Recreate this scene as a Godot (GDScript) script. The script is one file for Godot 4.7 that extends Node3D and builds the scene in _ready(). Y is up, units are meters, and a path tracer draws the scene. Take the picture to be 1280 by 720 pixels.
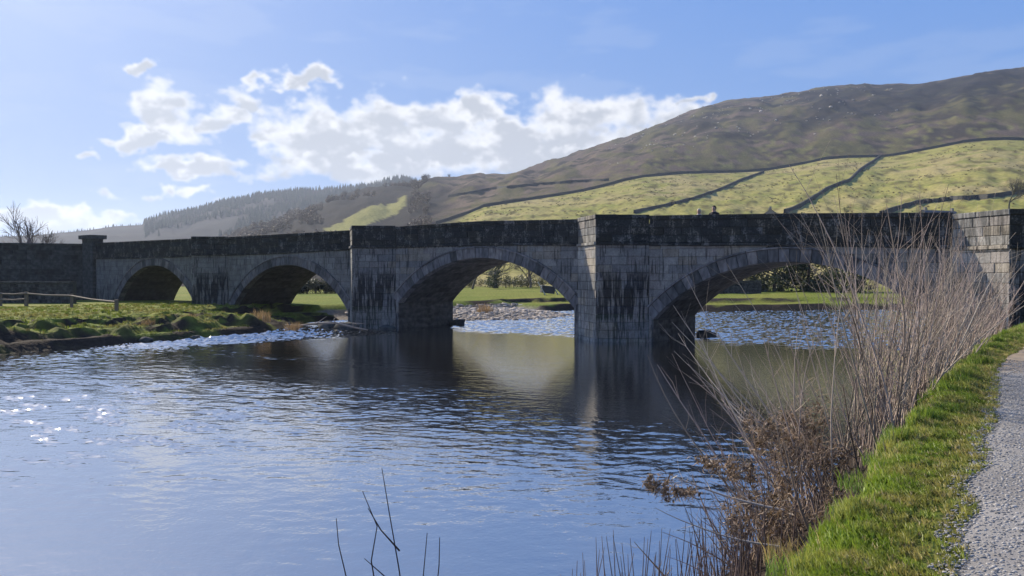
extends Node3D
# A five-arched stone bridge over a river below a fell. Metres, y up. The bridge frame: s runs along the
# bridge (to the right), t runs downstream away from its face; the water lies at y = 0.

const CA := 0.8131
const SA := 0.5821
const ORIGIN := Vector3(-21.27, 0, -55.9)
const PIERS := [0.0, 16.0, 32.0, 48.0]
const HALF := 1.9            # half the base of a cutwater
const NOSE := 1.6            # how far a cutwater stands out
const DEEP := 4.9            # width of the bridge
# [left jamb, right jamb, springing, crown]
const ARCHES := [[-12.9, -2.2, 1.0, 3.85], [2.5, 13.9, 0.95, 3.76], [18.1, 29.9, 1.47, 4.01], [34.1, 45.9, 1.05, 3.63], [50.2, 61.0, 1.0, 3.2]]
const RING := 0.53
# survey of the fell: bearing, elevation of the crest, elevation of the moor wall (degrees)
const FELL := [[-30.0, 0.0, 0.0], [-26.0, 0.9, 0.5], [-22.0, 1.9, 1.1], [-18.0, 3.2, 1.8], [-14.79, 4.4, 2.53], [-13.42, 5.0, 2.64], [-12.04, 5.60, 2.75], [-10.64, 6.03, 2.86], [-9.23, 6.30, 2.96], [-7.80, 6.57, 3.13], [-6.37, 6.78, 3.51], [-4.93, 6.92, 3.90], [-3.49, 7.01, 4.38], [-2.04, 7.07, 5.00], [-0.58, 7.21, 5.24], [0.87, 7.48, 5.45], [2.33, 7.88, 5.66], [3.78, 8.38, 5.88], [5.22, 8.74, 6.12], [6.66, 9.11, 6.42], [8.09, 9.59, 6.80], [9.51, 10.07, 7.06], [10.92, 10.55, 7.14], [12.31, 11.12, 7.23], [13.69, 11.51, 7.22], [15.06, 11.83, 7.20], [16.41, 11.93, 7.20], [17.73, 11.98, 7.24], [19.04, 12.04, 7.39], [20.33, 12.09, 7.59], [21.60, 12.36, 7.81], [22.85, 12.36, 7.85], [24.07, 12.23, 7.81], [25.27, 12.08, 7.77], [26.45, 11.98, 7.87], [27.60, 11.99, 8.04], [28.73, 12.10, 8.19], [29.84, 12.16, 8.35], [30.92, 12.18, 8.37], [31.98, 12.19, 8.32], [33.01, 12.20, 8.19], [35.01, 12.10, 7.90], [37.65, 11.94, 7.51], [41.12, 11.10, 6.98], [45.72, 9.56, 5.64], [51.98, 6.24, 3.76]]
const RIDGE := [[-70.0, 1.5], [-43.66, 1.89], [-36.92, 2.09], [-31.18, 2.54], [-28.33, 2.92], [-26.73, 3.22], [-25.27, 3.36], [-24.55, 3.86], [-23.78, 4.30], [-21.85, 4.74], [-20.08, 5.34], [-17.79, 5.85], [-15.71, 6.19], [-12.81, 6.44], [-10.13, 6.73], [-7.92, 6.99], [-6.66, 6.67], [-4.64, 6.41], [0.00, 5.51], [5.80, 3.76], [10.0, 2.0]]
# cumulus: bearing, elevation, half width, half height (degrees)
const CLOUDS := [[-13.7, 9.5, 4.59, 2.8], [-9.8, 10.2, 4.48, 2.69], [-5.8, 9.7, 5.15, 2.91], [-1.9, 11.6, 1.9, 1.79], [-1.2, 9.2, 5.26, 2.58], [3.5, 10.1, 4.59, 2.91], [7.5, 10.5, 4.48, 2.24], [10.9, 10.7, 2.8, 1.79], [2.9, 8.4, 9.74, 1.9], [-10.9, 7.9, 7.5, 1.79], [-23.8, 10.3, 2.13, 2.13], [-25.0, 9.0, 2.35, 0.78], [-22.6, 9.6, 2.24, 1.34], [-18.5, 11.7, 1.79, 1.12], [-17.7, 12.7, 0.78, 0.78], [-20.6, 10.5, 1.68, 1.12], [-14.0, 13.7, 2.8, 0.78], [-15.1, 13.2, 1.57, 0.45], [-25.4, 13.7, 1.46, 0.45], [-21.6, 7.3, 3.14, 0.67], [-23.3, 6.9, 1.68, 0.45], [-28.3, 7.4, 1.01, 0.45], [-27.4, 5.4, 1.57, 0.45], [-23.6, 5.4, 0.78, 0.45], [-21.6, 5.4, 1.46, 0.45], [-30.5, 3.5, 3.92, 0.78], [-27.8, 3.9, 1.57, 0.56], [-32.6, 3.7, 1.9, 0.67], [-15.9, 9.2, 2.46, 2.24], [13.1, 12.0, 0.9, 0.34]]
# water's edge in the bridge frame (s, t)
const SHORE := [[17.0, 90.0], [18.0, 40.0], [17.6, 24.0], [15.4, 17.5], [15.5, 12.0], [14.9, 6.5], [12.0, 2.8], [8.6, -0.6], [9.0, -5.0], [12.0, -7.0], [16.0, -8.5], [19.5, -13.0], [18.5, -19.0], [13.0, -23.0], [13.0, -28.0], [24.0, -31.0], [31.0, -41.0], [50.0, -58.0], [110.0, -85.0], [260.0, -110.0], [260.0, -66.0], [120.0, -44.0], [75.0, -24.0], [52.0, -9.0], [48.2, -4.0], [47.0, 0.0], [46.7, 6.0], [46.5, 14.0], [46.8, 22.0], [47.0, 26.0], [47.1, 29.0], [47.1, 34.0], [46.6, 90.0]]

var rng := RandomNumberGenerator.new()
var nz := FastNoiseLite.new()       # about 1 per metre
var nf := FastNoiseLite.new()       # fractal, for hills and soil
var nw := FastNoiseLite.new()       # waves
var used := {}
var M := {}
var shore := PackedVector2Array()


class MB:
	var v := PackedVector3Array()
	var n := PackedVector3Array()
	var uv := PackedVector2Array()
	var col := PackedColorArray()
	var idx := PackedInt32Array()
	func vert(p: Vector3, nn: Vector3, c := Color.WHITE, t := Vector2.ZERO) -> int:
		v.append(p); n.append(nn); col.append(c); uv.append(t)
		return v.size() - 1
	func tri(a: int, b: int, c: int) -> void:
		if (v[b] - v[a]).cross(v[c] - v[a]).dot(n[a] + n[b] + n[c]) > 0.0:
			idx.append_array(PackedInt32Array([a, c, b]))
		else:
			idx.append_array(PackedInt32Array([a, b, c]))
	func quad(a: int, b: int, c: int, d: int) -> void:
		tri(a, b, c); tri(a, c, d)
	func face(pts: Array, out: Vector3, c := Color.WHITE, uvs := []) -> void:
		var g: Vector3 = (pts[1] - pts[0]).cross(pts[2] - pts[0]).normalized()
		if g.dot(out) < 0.0: g = -g
		var first := v.size()
		for i in pts.size():
			vert(pts[i], g, c, uvs[i] if uvs else Vector2(pts[i].x, -pts[i].y))
		for i in range(1, pts.size() - 1):
			tri(first, first + i, first + i + 1)
	func box(t: Transform3D, lo: Vector3, hi: Vector3, c := Color.WHITE) -> void:
		var p := []
		for i in 8:
			p.append(t * Vector3(hi.x if i & 1 else lo.x, hi.y if i & 2 else lo.y, hi.z if i & 4 else lo.z))
		var mid: Vector3 = t * ((lo + hi) / 2)
		for f in [[0, 1, 3, 2], [4, 5, 7, 6], [0, 1, 5, 4], [2, 3, 7, 6], [0, 2, 6, 4], [1, 3, 7, 5]]:
			var q := [p[f[0]], p[f[1]], p[f[2]], p[f[3]]]
			face(q, (q[0] + q[2]) / 2 - mid, c)
	func tube(path: Array, radii: Array, sides: int, c := Color.WHITE, caps := false) -> void:
		var side := Vector3.RIGHT
		var rings := []
		for i in path.size():
			var d: Vector3 = (path[mini(i + 1, path.size() - 1)] - path[maxi(i - 1, 0)]).normalized()
			side = side - d * side.dot(d)
			if side.length() < 0.05:
				side = d.cross(Vector3(0.3, 0.5, 0.8))
			side = side.normalized()
			var other := d.cross(side)
			var ring := []
			for k in sides:
				var a := TAU * k / sides
				var r := side * cos(a) + other * sin(a)
				ring.append(vert(path[i] + r * radii[i], r, c, Vector2(float(k) / sides, path[i].y)))
			rings.append(ring)
			if i:
				for k in sides:
					var k2 := (k + 1) % sides
					quad(rings[i - 1][k], rings[i - 1][k2], ring[k2], ring[k])
		if caps:
			for e in [0, path.size() - 1]:
				var pts := []
				for k in sides: pts.append(v[rings[e][k]])
				face(pts, path[e] - path[1 if e == 0 else e - 1], c)
	func prism(t: Transform3D, poly: PackedVector2Array, z0: float, z1: float, ch: float, uv_of: Callable, c := Color.WHITE) -> void:
		# a dressed stone: outline poly in the plane of t, front at z1, sides back to z0, front edges taken off by ch
		var k := poly.size()
		var mid := Vector2.ZERO
		for p in poly: mid += p
		mid /= k
		var front := []
		var inner := PackedVector2Array()
		for i in k:
			var e0 := (poly[i] - poly[i - 1]).normalized()
			var e1 := (poly[(i + 1) % k] - poly[i]).normalized()
			var d := (e1 - e0)
			if k != 4 or d.length() < 0.1:
				inner.append(poly[i] if k != 4 else poly[i] + (mid - poly[i]).normalized() * ch)
			else:
				inner.append(poly[i] + d.normalized() * ch * 1.41)
		var tris := Geometry2D.triangulate_polygon(inner)
		var out := t.basis.z.normalized()
		var first := v.size()
		for p in inner:
			vert(t * Vector3(p.x, p.y, z1), out, c, uv_of.call(p))
		for i in range(0, tris.size(), 3):
			tri(first + tris[i], first + tris[i + 1], first + tris[i + 2])
		for i in k:
			var j := (i + 1) % k
			var o2 := (poly[i] + poly[j]) / 2 - mid
			var e := poly[j] - poly[i]
			var nn := Vector2(e.y, -e.x)
			if k == 4 and nn.dot(o2) < 0: nn = -nn
			elif k != 4 and Geometry2D.is_polygon_clockwise(poly): nn = -nn
			var o3 := t.basis * Vector3(nn.x, nn.y, 0)
			var ua: Vector2 = uv_of.call(poly[i])
			var ub: Vector2 = uv_of.call(poly[j])
			var zc := z1 - ch if k == 4 else z1
			if k == 4:
				face([t * Vector3(poly[i].x, poly[i].y, zc), t * Vector3(poly[j].x, poly[j].y, zc), t * Vector3(inner[j].x, inner[j].y, z1), t * Vector3(inner[i].x, inner[i].y, z1)], o3.normalized() + out, c, [ua, ub, ub, ua])
			face([t * Vector3(poly[i].x, poly[i].y, z0), t * Vector3(poly[j].x, poly[j].y, z0), t * Vector3(poly[j].x, poly[j].y, zc), t * Vector3(poly[i].x, poly[i].y, zc)], o3, c, [ua, ub, ub, ua])
	func grid(nu: int, nv: int, p: PackedVector3Array, colors: PackedColorArray, up := Vector3.UP) -> void:
		# nu x nv points, row by row; normals from neighbours
		var first := v.size()
		for j in nv:
			for i in nu:
				var a := p[j * nu + mini(i + 1, nu - 1)] - p[j * nu + maxi(i - 1, 0)]
				var b := p[mini(j + 1, nv - 1) * nu + i] - p[maxi(j - 1, 0) * nu + i]
				var g := a.cross(b).normalized()
				if g.dot(up) < 0: g = -g
				v.append(p[j * nu + i]); n.append(g); uv.append(Vector2(p[j * nu + i].x, p[j * nu + i].z))
		col.append_array(colors)
		var one := p[1] - p[0]
		var two := p[nu] - p[0]
		var flip := one.cross(two).dot(n[first]) > 0
		for j in nv - 1:
			for i in nu - 1:
				var a := first + j * nu + i
				if flip: idx.append_array(PackedInt32Array([a, a + nu, a + 1, a + 1, a + nu, a + nu + 1]))
				else: idx.append_array(PackedInt32Array([a, a + 1, a + nu, a + 1, a + nu + 1, a + nu]))
	func mesh(m: Material) -> ArrayMesh:
		var a := []
		a.resize(Mesh.ARRAY_MAX)
		a[Mesh.ARRAY_VERTEX] = v
		a[Mesh.ARRAY_NORMAL] = n
		a[Mesh.ARRAY_TEX_UV] = uv
		a[Mesh.ARRAY_COLOR] = col
		a[Mesh.ARRAY_INDEX] = idx
		var o := ArrayMesh.new()
		o.add_surface_from_arrays(Mesh.PRIMITIVE_TRIANGLES, a)
		o.surface_set_material(0, m)
		return o


# ---------------------------------------------------------------- helpers
func at(s: float, t: float, y := 0.0) -> Vector3:
	return ORIGIN + Vector3(CA * s - SA * t, y, SA * s + CA * t)

func st(p: Vector3) -> Vector2:
	var d := p - ORIGIN
	return Vector2(CA * d.x + SA * d.z, -SA * d.x + CA * d.z)

func bearing(b: float, r: float, y := 0.0) -> Vector3:
	return Vector3(sin(deg_to_rad(b)) * r, y, -cos(deg_to_rad(b)) * r)

func lin(r: float, g: float, b: float) -> Color:
	return Color(r, g, b).linear_to_srgb()

func numbered(called: String) -> String:
	used[called] = used.get(called, 0) + 1
	return called if used[called] == 1 else "%s_%03d" % [called, used[called] - 1]

func tag(o: Node, label: String, category: String, group := "", kind := "") -> Node:
	if label: o.set_meta("label", label)
	if category: o.set_meta("category", category)
	if group: o.set_meta("group", group)
	if kind: o.set_meta("kind", kind)
	return o

func thing(called: String, label: String, category: String, where := Vector3.ZERO, turn := 0.0, group := "") -> Node3D:
	var o := Node3D.new()
	o.name = numbered(called)
	add_child(o)
	o.position = where
	o.rotation.y = turn
	tag(o, label, category, group)
	return o

func part(called: String, mb: MB, m: Material, parent: Node, where := Transform3D()) -> MeshInstance3D:
	return part_of(called, mb.mesh(m), parent, where)

func part_of(called: String, mesh: Mesh, parent: Node, where := Transform3D()) -> MeshInstance3D:
	var o := MeshInstance3D.new()
	o.mesh = mesh
	o.transform = where
	o.name = numbered(called) if parent == self else called
	parent.add_child(o, true)
	return o

func many(called: String, mesh: Mesh, places: Array, tints: Array, parent: Node) -> MultiMeshInstance3D:
	var mm := MultiMesh.new()
	mm.transform_format = MultiMesh.TRANSFORM_3D
	mm.use_colors = true
	mm.mesh = mesh
	mm.instance_count = places.size()
	for i in places.size():
		mm.set_instance_transform(i, places[i])
		mm.set_instance_color(i, tints[i])
	var o := MultiMeshInstance3D.new()
	o.multimesh = mm
	o.name = numbered(called) if parent == self else called
	parent.add_child(o, true)
	o.set_meta("kind", "stuff")
	return o

func mat(c: Color, rough := 0.9, spec := 0.3) -> StandardMaterial3D:
	var m := StandardMaterial3D.new()
	m.albedo_color = c
	m.roughness = rough
	m.metallic_specular = spec
	m.vertex_color_use_as_albedo = true
	return m

func noise_tex(freq: float, octaves: int, lo: float, hi: float, seed_: int, size := 512, warm := 0.0) -> NoiseTexture2D:
	var f := FastNoiseLite.new()
	f.noise_type = FastNoiseLite.TYPE_SIMPLEX
	f.frequency = freq
	f.fractal_octaves = octaves
	f.seed = seed_
	var t := NoiseTexture2D.new()
	t.width = size
	t.height = size
	t.seamless = true
	t.noise = f
	var g := Gradient.new()
	g.set_color(0, lin(lo * (1 + warm), lo, lo * (1 - warm)))
	g.set_color(1, lin(hi, hi, hi))
	t.color_ramp = g
	return t

func grey_tex(freq: float, octaves: int, seed_: int, size := 512) -> NoiseTexture2D:
	var f := FastNoiseLite.new()
	f.noise_type = FastNoiseLite.TYPE_SIMPLEX
	f.frequency = freq
	f.fractal_octaves = octaves
	f.seed = seed_
	var t := NoiseTexture2D.new()
	t.width = size
	t.height = size
	t.seamless = true
	t.noise = f
	return t

func triplanar(m: StandardMaterial3D, scale: float) -> void:
	m.uv1_triplanar = true
	m.uv1_world_triplanar = true
	m.uv1_scale = Vector3.ONE * scale

func table(t: Array, x: float, k: int) -> float:
	if x <= t[0][0]: return t[0][k]
	for i in range(1, t.size()):
		if x <= t[i][0]:
			return lerpf(t[i - 1][k], t[i][k], (x - t[i - 1][0]) / (t[i][0] - t[i - 1][0]))
	return t[-1][k]

func ground_y(s: float, t: float) -> float:
	return ground_at(s, t).x

func rand(a: float, b: float) -> float:
	return rng.randf_range(a, b)

func rvec() -> Vector3:
	return Vector3(rng.randfn(), rng.randfn(), rng.randfn()).normalized()


# ---------------------------------------------------------------- main
func _ready() -> void:
	rng.seed = 11
	nz.noise_type = FastNoiseLite.TYPE_SIMPLEX
	nz.frequency = 1.0
	nz.fractal_type = FastNoiseLite.FRACTAL_NONE
	nf.noise_type = FastNoiseLite.TYPE_SIMPLEX
	nf.frequency = 1.0
	nf.fractal_octaves = 5
	nf.seed = 5
	nw.noise_type = FastNoiseLite.TYPE_SIMPLEX
	nw.frequency = 1.0
	nw.fractal_type = FastNoiseLite.FRACTAL_NONE
	nw.seed = 9
	for p in SHORE: shore.append(Vector2(p[0], p[1]))

	var cam := Camera3D.new()
	cam.name = "camera"
	cam.position = Vector3(0, 3.03, 0)
	cam.rotation.x = -atan(15.0 / 985.0)
	cam.fov = rad_to_deg(2 * atan(360.0 / 985.0))
	cam.near = 0.1
	cam.far = 12000
	cam.current = true
	add_child(cam)

	var env := Environment.new()
	env.background_mode = Environment.BG_SKY
	env.sky = Sky.new()
	env.sky.sky_material = sky()
	env.background_energy_multiplier = 1.0
	env.tonemap_mode = Environment.TONE_MAPPER_LINEAR
	env.tonemap_exposure = 1.65
	env.volumetric_fog_enabled = true
	env.volumetric_fog_density = 0.00015
	env.volumetric_fog_albedo = Color(0.84, 0.9, 1.0)
	env.volumetric_fog_anisotropy = 0.35
	env.sdfgi_enabled = true
	env.ssao_enabled = true
	env.ssil_enabled = true
	var we := WorldEnvironment.new()
	we.name = "world"
	we.environment = env
	add_child(we)

	var sun := DirectionalLight3D.new()
	sun.name = "sun"
	sun.light_energy = 1.6
	sun.light_color = Color(1.0, 0.95, 0.87)
	sun.light_angular_distance = 0.5
	sun.shadow_enabled = true
	add_child(sun)
	sun.look_at_from_position(sun_towards() * 100.0, Vector3.ZERO)

	materials()
	ground()
	water()
	fell()
	ridge()
	bridge()
	left_side()
	far_side()
	willows()
	near_bank()


func sun_towards() -> Vector3:
	var el := deg_to_rad(32.0)
	var az := deg_to_rad(-40.0)
	return Vector3(sin(az) * cos(el), sin(el), -cos(az) * cos(el))


# ---------------------------------------------------------------- sky
func air(d: Vector3, to_sun: Vector3) -> Color:
	var y := maxf(d.y, 0.0)
	var top := Color(0.05, 0.165, 0.46)
	var low := Color(0.22, 0.33, 0.49)
	var c := low.lerp(top, 1.0 - pow(1.0 - y, 4.5))
	var g := rad_to_deg(acos(clampf(d.dot(to_sun), -1, 1)))
	var glow := 0.13 * exp(-g / 17.0) + 1.2 * exp(-g / 7.0)
	c = c.lerp(Color(0.25, 0.28, 0.39), 0.6 * exp(-g / 22.0))
	return Color(c.r + glow, c.g + glow * 0.93, c.b + glow * 0.86)

func cloud_at(b: float, e: float, list: Array) -> Vector2:
	# (how deep inside the nearest cloud, how low within it)
	var d := -1.0
	var low := 0.0
	var add := 0.0
	for k in list:
		var x: float = (b - k[0]) / k[2]
		if x > 1.6 or x < -1.6: continue
		var y: float = (e - k[1]) / k[3]
		if y < 0.0: y *= 1.25
		var q := 1.0 - (x * x + y * y)
		if q > -1.5:
			if q > d:
				d = q
				low = -y
			add += maxf(q, 0.0) * 0.22
	return Vector2(d + add, low)

func sky() -> PanoramaSkyMaterial:
	var w := 4096
	var h := 2048
	var to_sun := sun_towards()
	# the whole sky, coarse
	var cw := 512
	var ch := 128
	var r2 := RandomNumberGenerator.new()
	r2.seed = 4
	var more := []
	for i in 70:
		var b := wrapf(r2.randf_range(48, 312), -180.0, 180.0)
		var e := r2.randf_range(4, 34)
		for k in 4:
			more.append([b + r2.randf_range(-6, 6), e + r2.randf_range(-1, 2), r2.randf_range(2, 6), r2.randf_range(0.8, 2.4)])
	var coarse := Image.create(cw, ch, false, Image.FORMAT_RGBF)
	for j in ch:
		var e := (0.5 - (j + 0.5) / (2.0 * ch)) * 180.0
		for i in cw:
			var b := wrapf((i + 0.5) / cw * 360.0, -180.0, 180.0)
			coarse.set_pixel(i, j, sky_color(b, e, to_sun, more + CLOUDS, true))
	coarse.resize(w, h / 2, Image.INTERPOLATE_CUBIC)
	var img := Image.create(w, h, false, Image.FORMAT_RGBF)
	img.fill(Color(0.16, 0.17, 0.17))
	img.blit_rect(coarse, Rect2i(0, 0, w, h / 2), Vector2i.ZERO)
	# the part towards the fell, fine
	var i1 := int(38.0 / 360.0 * w)
	for j in range(int((90.0 - 21.0) / 180.0 * h), h / 2):
		var e := (0.5 - (j + 0.5) / h) * 180.0
		for i in range(-i1, i1):
			img.set_pixel(posmod(i, w), j, sky_color((i + 0.5) / w * 360.0, e, to_sun, CLOUDS, true))
	var m := PanoramaSkyMaterial.new()
	m.panorama = ImageTexture.create_from_image(img)
	return m

func sky_color(b: float, e: float, to_sun: Vector3, list: Array, clouds: bool) -> Color:
	var br := deg_to_rad(b)
	var er := deg_to_rad(e)
	var c := air(Vector3(sin(br) * cos(er), sin(er), -cos(br) * cos(er)), to_sun)
	if clouds and e < 40.0:
		var wx := nf.get_noise_2d(b * 0.22, e * 0.35) * 1.5
		var wy := nf.get_noise_2d(b * 0.22 + 40.0, e * 0.35) * 0.9
		var dl := cloud_at(b + wx, e + wy, list)
		if dl.x > -1.0:
			var big := nf.get_noise_2d(b * 0.17 + 9.0, e * 0.28)
			var fine := nf.get_noise_2d(b * 0.7, e * 1.0 + 30.0)
			var q := dl.x + big * 1.1 + fine * 0.36
			var a := smoothstep(-0.35, 0.95, q)
			if a > 0.0:
				var thick := smoothstep(0.25, 1.5, q + dl.y * 0.55 + nf.get_noise_2d(b * 0.3 + 70, e * 0.5) * 0.9)
				var white := Color(0.60, 0.605, 0.62).lerp(Color(0.34, 0.36, 0.40), thick)
				c = c.lerp(white, a * 0.97)
	var veil := smoothstep(0.0, 0.5, nf.get_noise_2d(b * 0.06 + 3.0, e * 0.25)) * 0.10 * smoothstep(0.0, 6.0, e)
	return c.lerp(Color(0.42, 0.46, 0.54), veil)


# ---------------------------------------------------------------- materials
func stone_image(seed_: int, kind: int) -> ImageTexture:
	# 8 m wide, 4.6 m high (top at the string course): mottled gritstone with black weathering streaks
	var f := FastNoiseLite.new()
	f.noise_type = FastNoiseLite.TYPE_SIMPLEX
	f.fractal_octaves = 4
	f.frequency = 1.0
	f.seed = seed_
	var w := 768
	var h := 512
	var img := Image.create(w, h, false, Image.FORMAT_RGB8)
	for j in h:
		var y := 4.6 * (1.0 - (j + 0.5) / h)
		for i in w:
			var x := 8.0 * (i + 0.5) / w
			var a := TAU * x / 8.0
			var cx := cos(a) * 1.27
			var cy := sin(a) * 1.27
			var mott := f.get_noise_3d(cx * 1.5, cy * 1.5, y * 1.2)
			var grain := f.get_noise_3d(cx * 9.0, cy * 9.0, y * 9.0 + 50.0)
			var streak := f.get_noise_3d(cx * 5.0, cy * 5.0, y * 0.45 + 20.0)
			var fine := f.get_noise_3d(cx * 14.0, cy * 14.0, y * 0.9 + 80.0)
			var c := Color(0.20, 0.19, 0.175) if kind < 3 else Color(0.34, 0.325, 0.29)   # 3: left faces, stone painted paler to carry the sunlight on them
			c = c * (1.0 + 0.35 * mott + 0.28 * grain)
			var dark := 0.0
			if kind == 1 or kind == 3:      # cutwaters: black streaks run down from above middle height to the flood mark
				var ragged := streak * 1.1 + fine * 0.7
				var run := smoothstep(3.75, 2.9, y + ragged * 0.8) * smoothstep(0.85, 1.15, y + fine * 0.25)
				dark = run * smoothstep(-0.45, 0.08, ragged + 0.05) * 0.95
				dark = maxf(dark, 0.75 * smoothstep(0.25, 0.5, ragged) * smoothstep(0.0, 0.6, y))
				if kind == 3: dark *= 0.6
				if y < 1.1: dark = maxf(dark, 0.7 * smoothstep(-0.05, 0.35, fine + streak))
			elif kind == 0:    # spandrels
				dark = 0.8 * smoothstep(0.12, 0.5, streak * 0.9 + fine * 0.5 + (0.12 if y < 2.2 else -0.1))
			else:              # parapets: mostly blackened, paler patches
				dark = 1.0 - 0.6 * smoothstep(0.05, 0.5, mott * 0.8 + fine * 0.4 + grain * 0.35)
				dark *= 0.95
			var black := Color(0.026, 0.027, 0.029) if kind < 2 else Color(0.034, 0.036, 0.034)
			if kind == 1 and y < 1.3: black = Color(0.035, 0.042, 0.032)
			c = c.lerp(black * (1.0 + 0.5 * grain), clampf(dark, 0, 1))
			img.set_pixel(i, j, Color(maxf(c.r, 0.01), maxf(c.g, 0.01), maxf(c.b, 0.01)).linear_to_srgb())
	return ImageTexture.create_from_image(img)

func materials() -> void:
	var bump := grey_tex(0.02, 5, 3)
	var tones := [Color(1, 1, 1), Color(0.94, 0.94, 0.95), Color(1.0, 0.97, 0.93), Color(0.87, 0.88, 0.9), Color(0.97, 0.95, 0.95)]
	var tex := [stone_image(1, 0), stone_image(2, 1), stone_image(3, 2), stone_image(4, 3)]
	for k in 4:
		M["stone%d" % k] = []
		for c in tones:
			var m := mat(c, 0.93, 0.25)
			m.albedo_texture = tex[k]
			m.heightmap_enabled = true
			m.heightmap_texture = bump
			m.heightmap_scale = 1.2
			M["stone%d" % k].append(m)
	M.ring = []
	for c in [lin(0.27, 0.245, 0.23), lin(0.2, 0.19, 0.19), lin(0.15, 0.145, 0.145), lin(0.1, 0.1, 0.1), lin(0.23, 0.21, 0.2)]:
		var m := mat(c, 0.93, 0.25)
		m.albedo_texture = noise_tex(0.012, 5, 0.35, 1.25, 7)
		triplanar(m, 0.5)
		m.uv1_scale = Vector3(0.7, 0.2, 0.7)
		M.ring.append(m)
	M.mortar = mat(lin(0.07, 0.068, 0.062), 0.95, 0.2)
	M.soffit = mat(lin(0.13, 0.12, 0.11), 0.95, 0.2)
	M.soffit.albedo_texture = noise_tex(0.01, 5, 0.3, 1.2, 8)
	triplanar(M.soffit, 0.4)
	M.rubble = mat(lin(0.10, 0.10, 0.095), 0.95, 0.2)
	M.rubble.albedo_texture = noise_tex(0.012, 5, 0.3, 1.3, 12)
	triplanar(M.rubble, 0.35)
	M.earth = mat(Color.WHITE, 0.95, 0.2)
	M.earth.albedo_texture = noise_tex(0.015, 5, 0.45, 1.0, 21)
	triplanar(M.earth, 0.33)
	M.earth.heightmap_enabled = true
	M.earth.heightmap_texture = grey_tex(0.03, 4, 22)
	M.earth.heightmap_scale = 4.0
	M.hill = mat(Color.WHITE, 1.0, 0.1)
	M.hill.albedo_texture = noise_tex(0.012, 6, 0.42, 1.0, 31, 1024)
	triplanar(M.hill, 0.03)
	M.path = mat(lin(1, 1, 1), 0.95, 0.2)
	M.path.albedo_texture = noise_tex(0.07, 5, 0.4, 1.0, 41, 1024)
	triplanar(M.path, 1.1)
	M.bark = mat(Color.WHITE, 0.85, 0.3)
	M.leaf = mat(Color.WHITE, 0.5, 0.45)
	M.leaf.backlight_enabled = true
	M.leaf.backlight = Color(0.8, 0.8, 0.7)
	M.wood = mat(lin(0.16, 0.13, 0.1), 0.85, 0.3)
	M.pale_wood = mat(lin(0.45, 0.42, 0.38), 0.8, 0.3)
	M.slate = mat(lin(0.1, 0.1, 0.11), 0.8, 0.3)
	M.white_wall = mat(lin(0.6, 0.58, 0.53), 0.9, 0.3)
	M.stone_wall = mat(lin(0.25, 0.23, 0.2), 0.9, 0.3)
	M.glass = mat(lin(0.03, 0.03, 0.035), 0.15, 0.5)
	M.water = mat(lin(0.52, 0.515, 0.51), 0.03, 0.5)
	M.water.metallic = 0.99
	M.water.heightmap_enabled = true
	M.water.heightmap_texture = grey_tex(0.03, 3, 51, 1024)
	M.water.heightmap_scale = 0.16
	triplanar(M.water, 0.28)


# ---------------------------------------------------------------- ground and water
func river_distance(p: Vector2) -> float:
	# metres from the water's edge; negative in the water
	var best := 1e9
	var k := shore.size()
	for i in k:
		var a := shore[i]
		var e := shore[(i + 1) % k] - a
		var u := clampf((p - a).dot(e) / e.length_squared(), 0.0, 1.0)
		best = minf(best, (p - a - e * u).length_squared())
	var d := sqrt(best)
	return -d if Geometry2D.is_point_in_polygon(p, shore) else d

func ground_at(s: float, t: float) -> Vector2:
	# (height, metres from the water)
	var d := river_distance(Vector2(s, t))
	if d < 0.0:
		return Vector2(-0.9 * smoothstep(0.0, 2.5, -d) - 0.02, d)
	var right := s > 35.0 and t > -40.0
	var h := 0.0
	if right:
		h = 1.42 * smoothstep(0.15, 1.75, d)
		h += 0.05 * nz.get_noise_2d(s * 1.5, t * 1.5) * smoothstep(0.3, 1.0, d) * smoothstep(49.2, 48.3, s)
	elif t > -4.0:
		var w := 2.2 + 1.2 * nz.get_noise_2d(s * 0.2, t * 0.25)
		var foot := 0.35 * smoothstep(0.0, 0.5, d)
		var n2 := nz.get_noise_2d(s * 0.6 + 3.0, t * 0.6)
		h = foot + 0.30 * smoothstep(w * 0.6, w * 0.6 + 0.35, d + 0.5 * n2) + 0.32 * smoothstep(w * 1.5, w * 1.5 + 0.4, d + 1.4 * n2)
		var lumps := smoothstep(0.3, 2.0, d) * (1.0 - smoothstep(9.0, 16.0, d))
		h += lumps * (0.10 * nz.get_noise_2d(s * 0.55, t * 0.55) + 0.06 * nz.get_noise_2d(s * 1.3 + 9, t * 1.3) + 0.05 * nz.get_noise_2d(s * 3.1, t * 3.1))
		h += 0.05 * smoothstep(5.0, 12.0, d)
		if t < 6.0 and s > 5.0: h = lerpf(h, minf(h, 0.5), smoothstep(6.0, 2.0, t))
	elif s > 2.0 and s < 24.0 and t > -24.0:      # shingle bar behind the second pier
		h = 0.30 * smoothstep(0.0, 4.0, d) + 0.04 * nz.get_noise_2d(s * 1.7, t * 1.7)
		var back := smoothstep(9.0, 7.0, s + (t + 14.0) * 0.15)
		h = lerpf(h, 0.95, back)
	else:
		var w2 := 0.5 + 0.4 * nz.get_noise_2d(s * 0.3, t * 0.3)
		h = 0.5 * smoothstep(0.0, w2, d) + 0.42 * smoothstep(5.0, 5.9, d + 1.5 * nz.get_noise_2d(s * 0.12, t * 0.12)) + 0.06 * nz.get_noise_2d(s * 0.4, t * 0.4)
	return Vector2(h, d)

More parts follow.
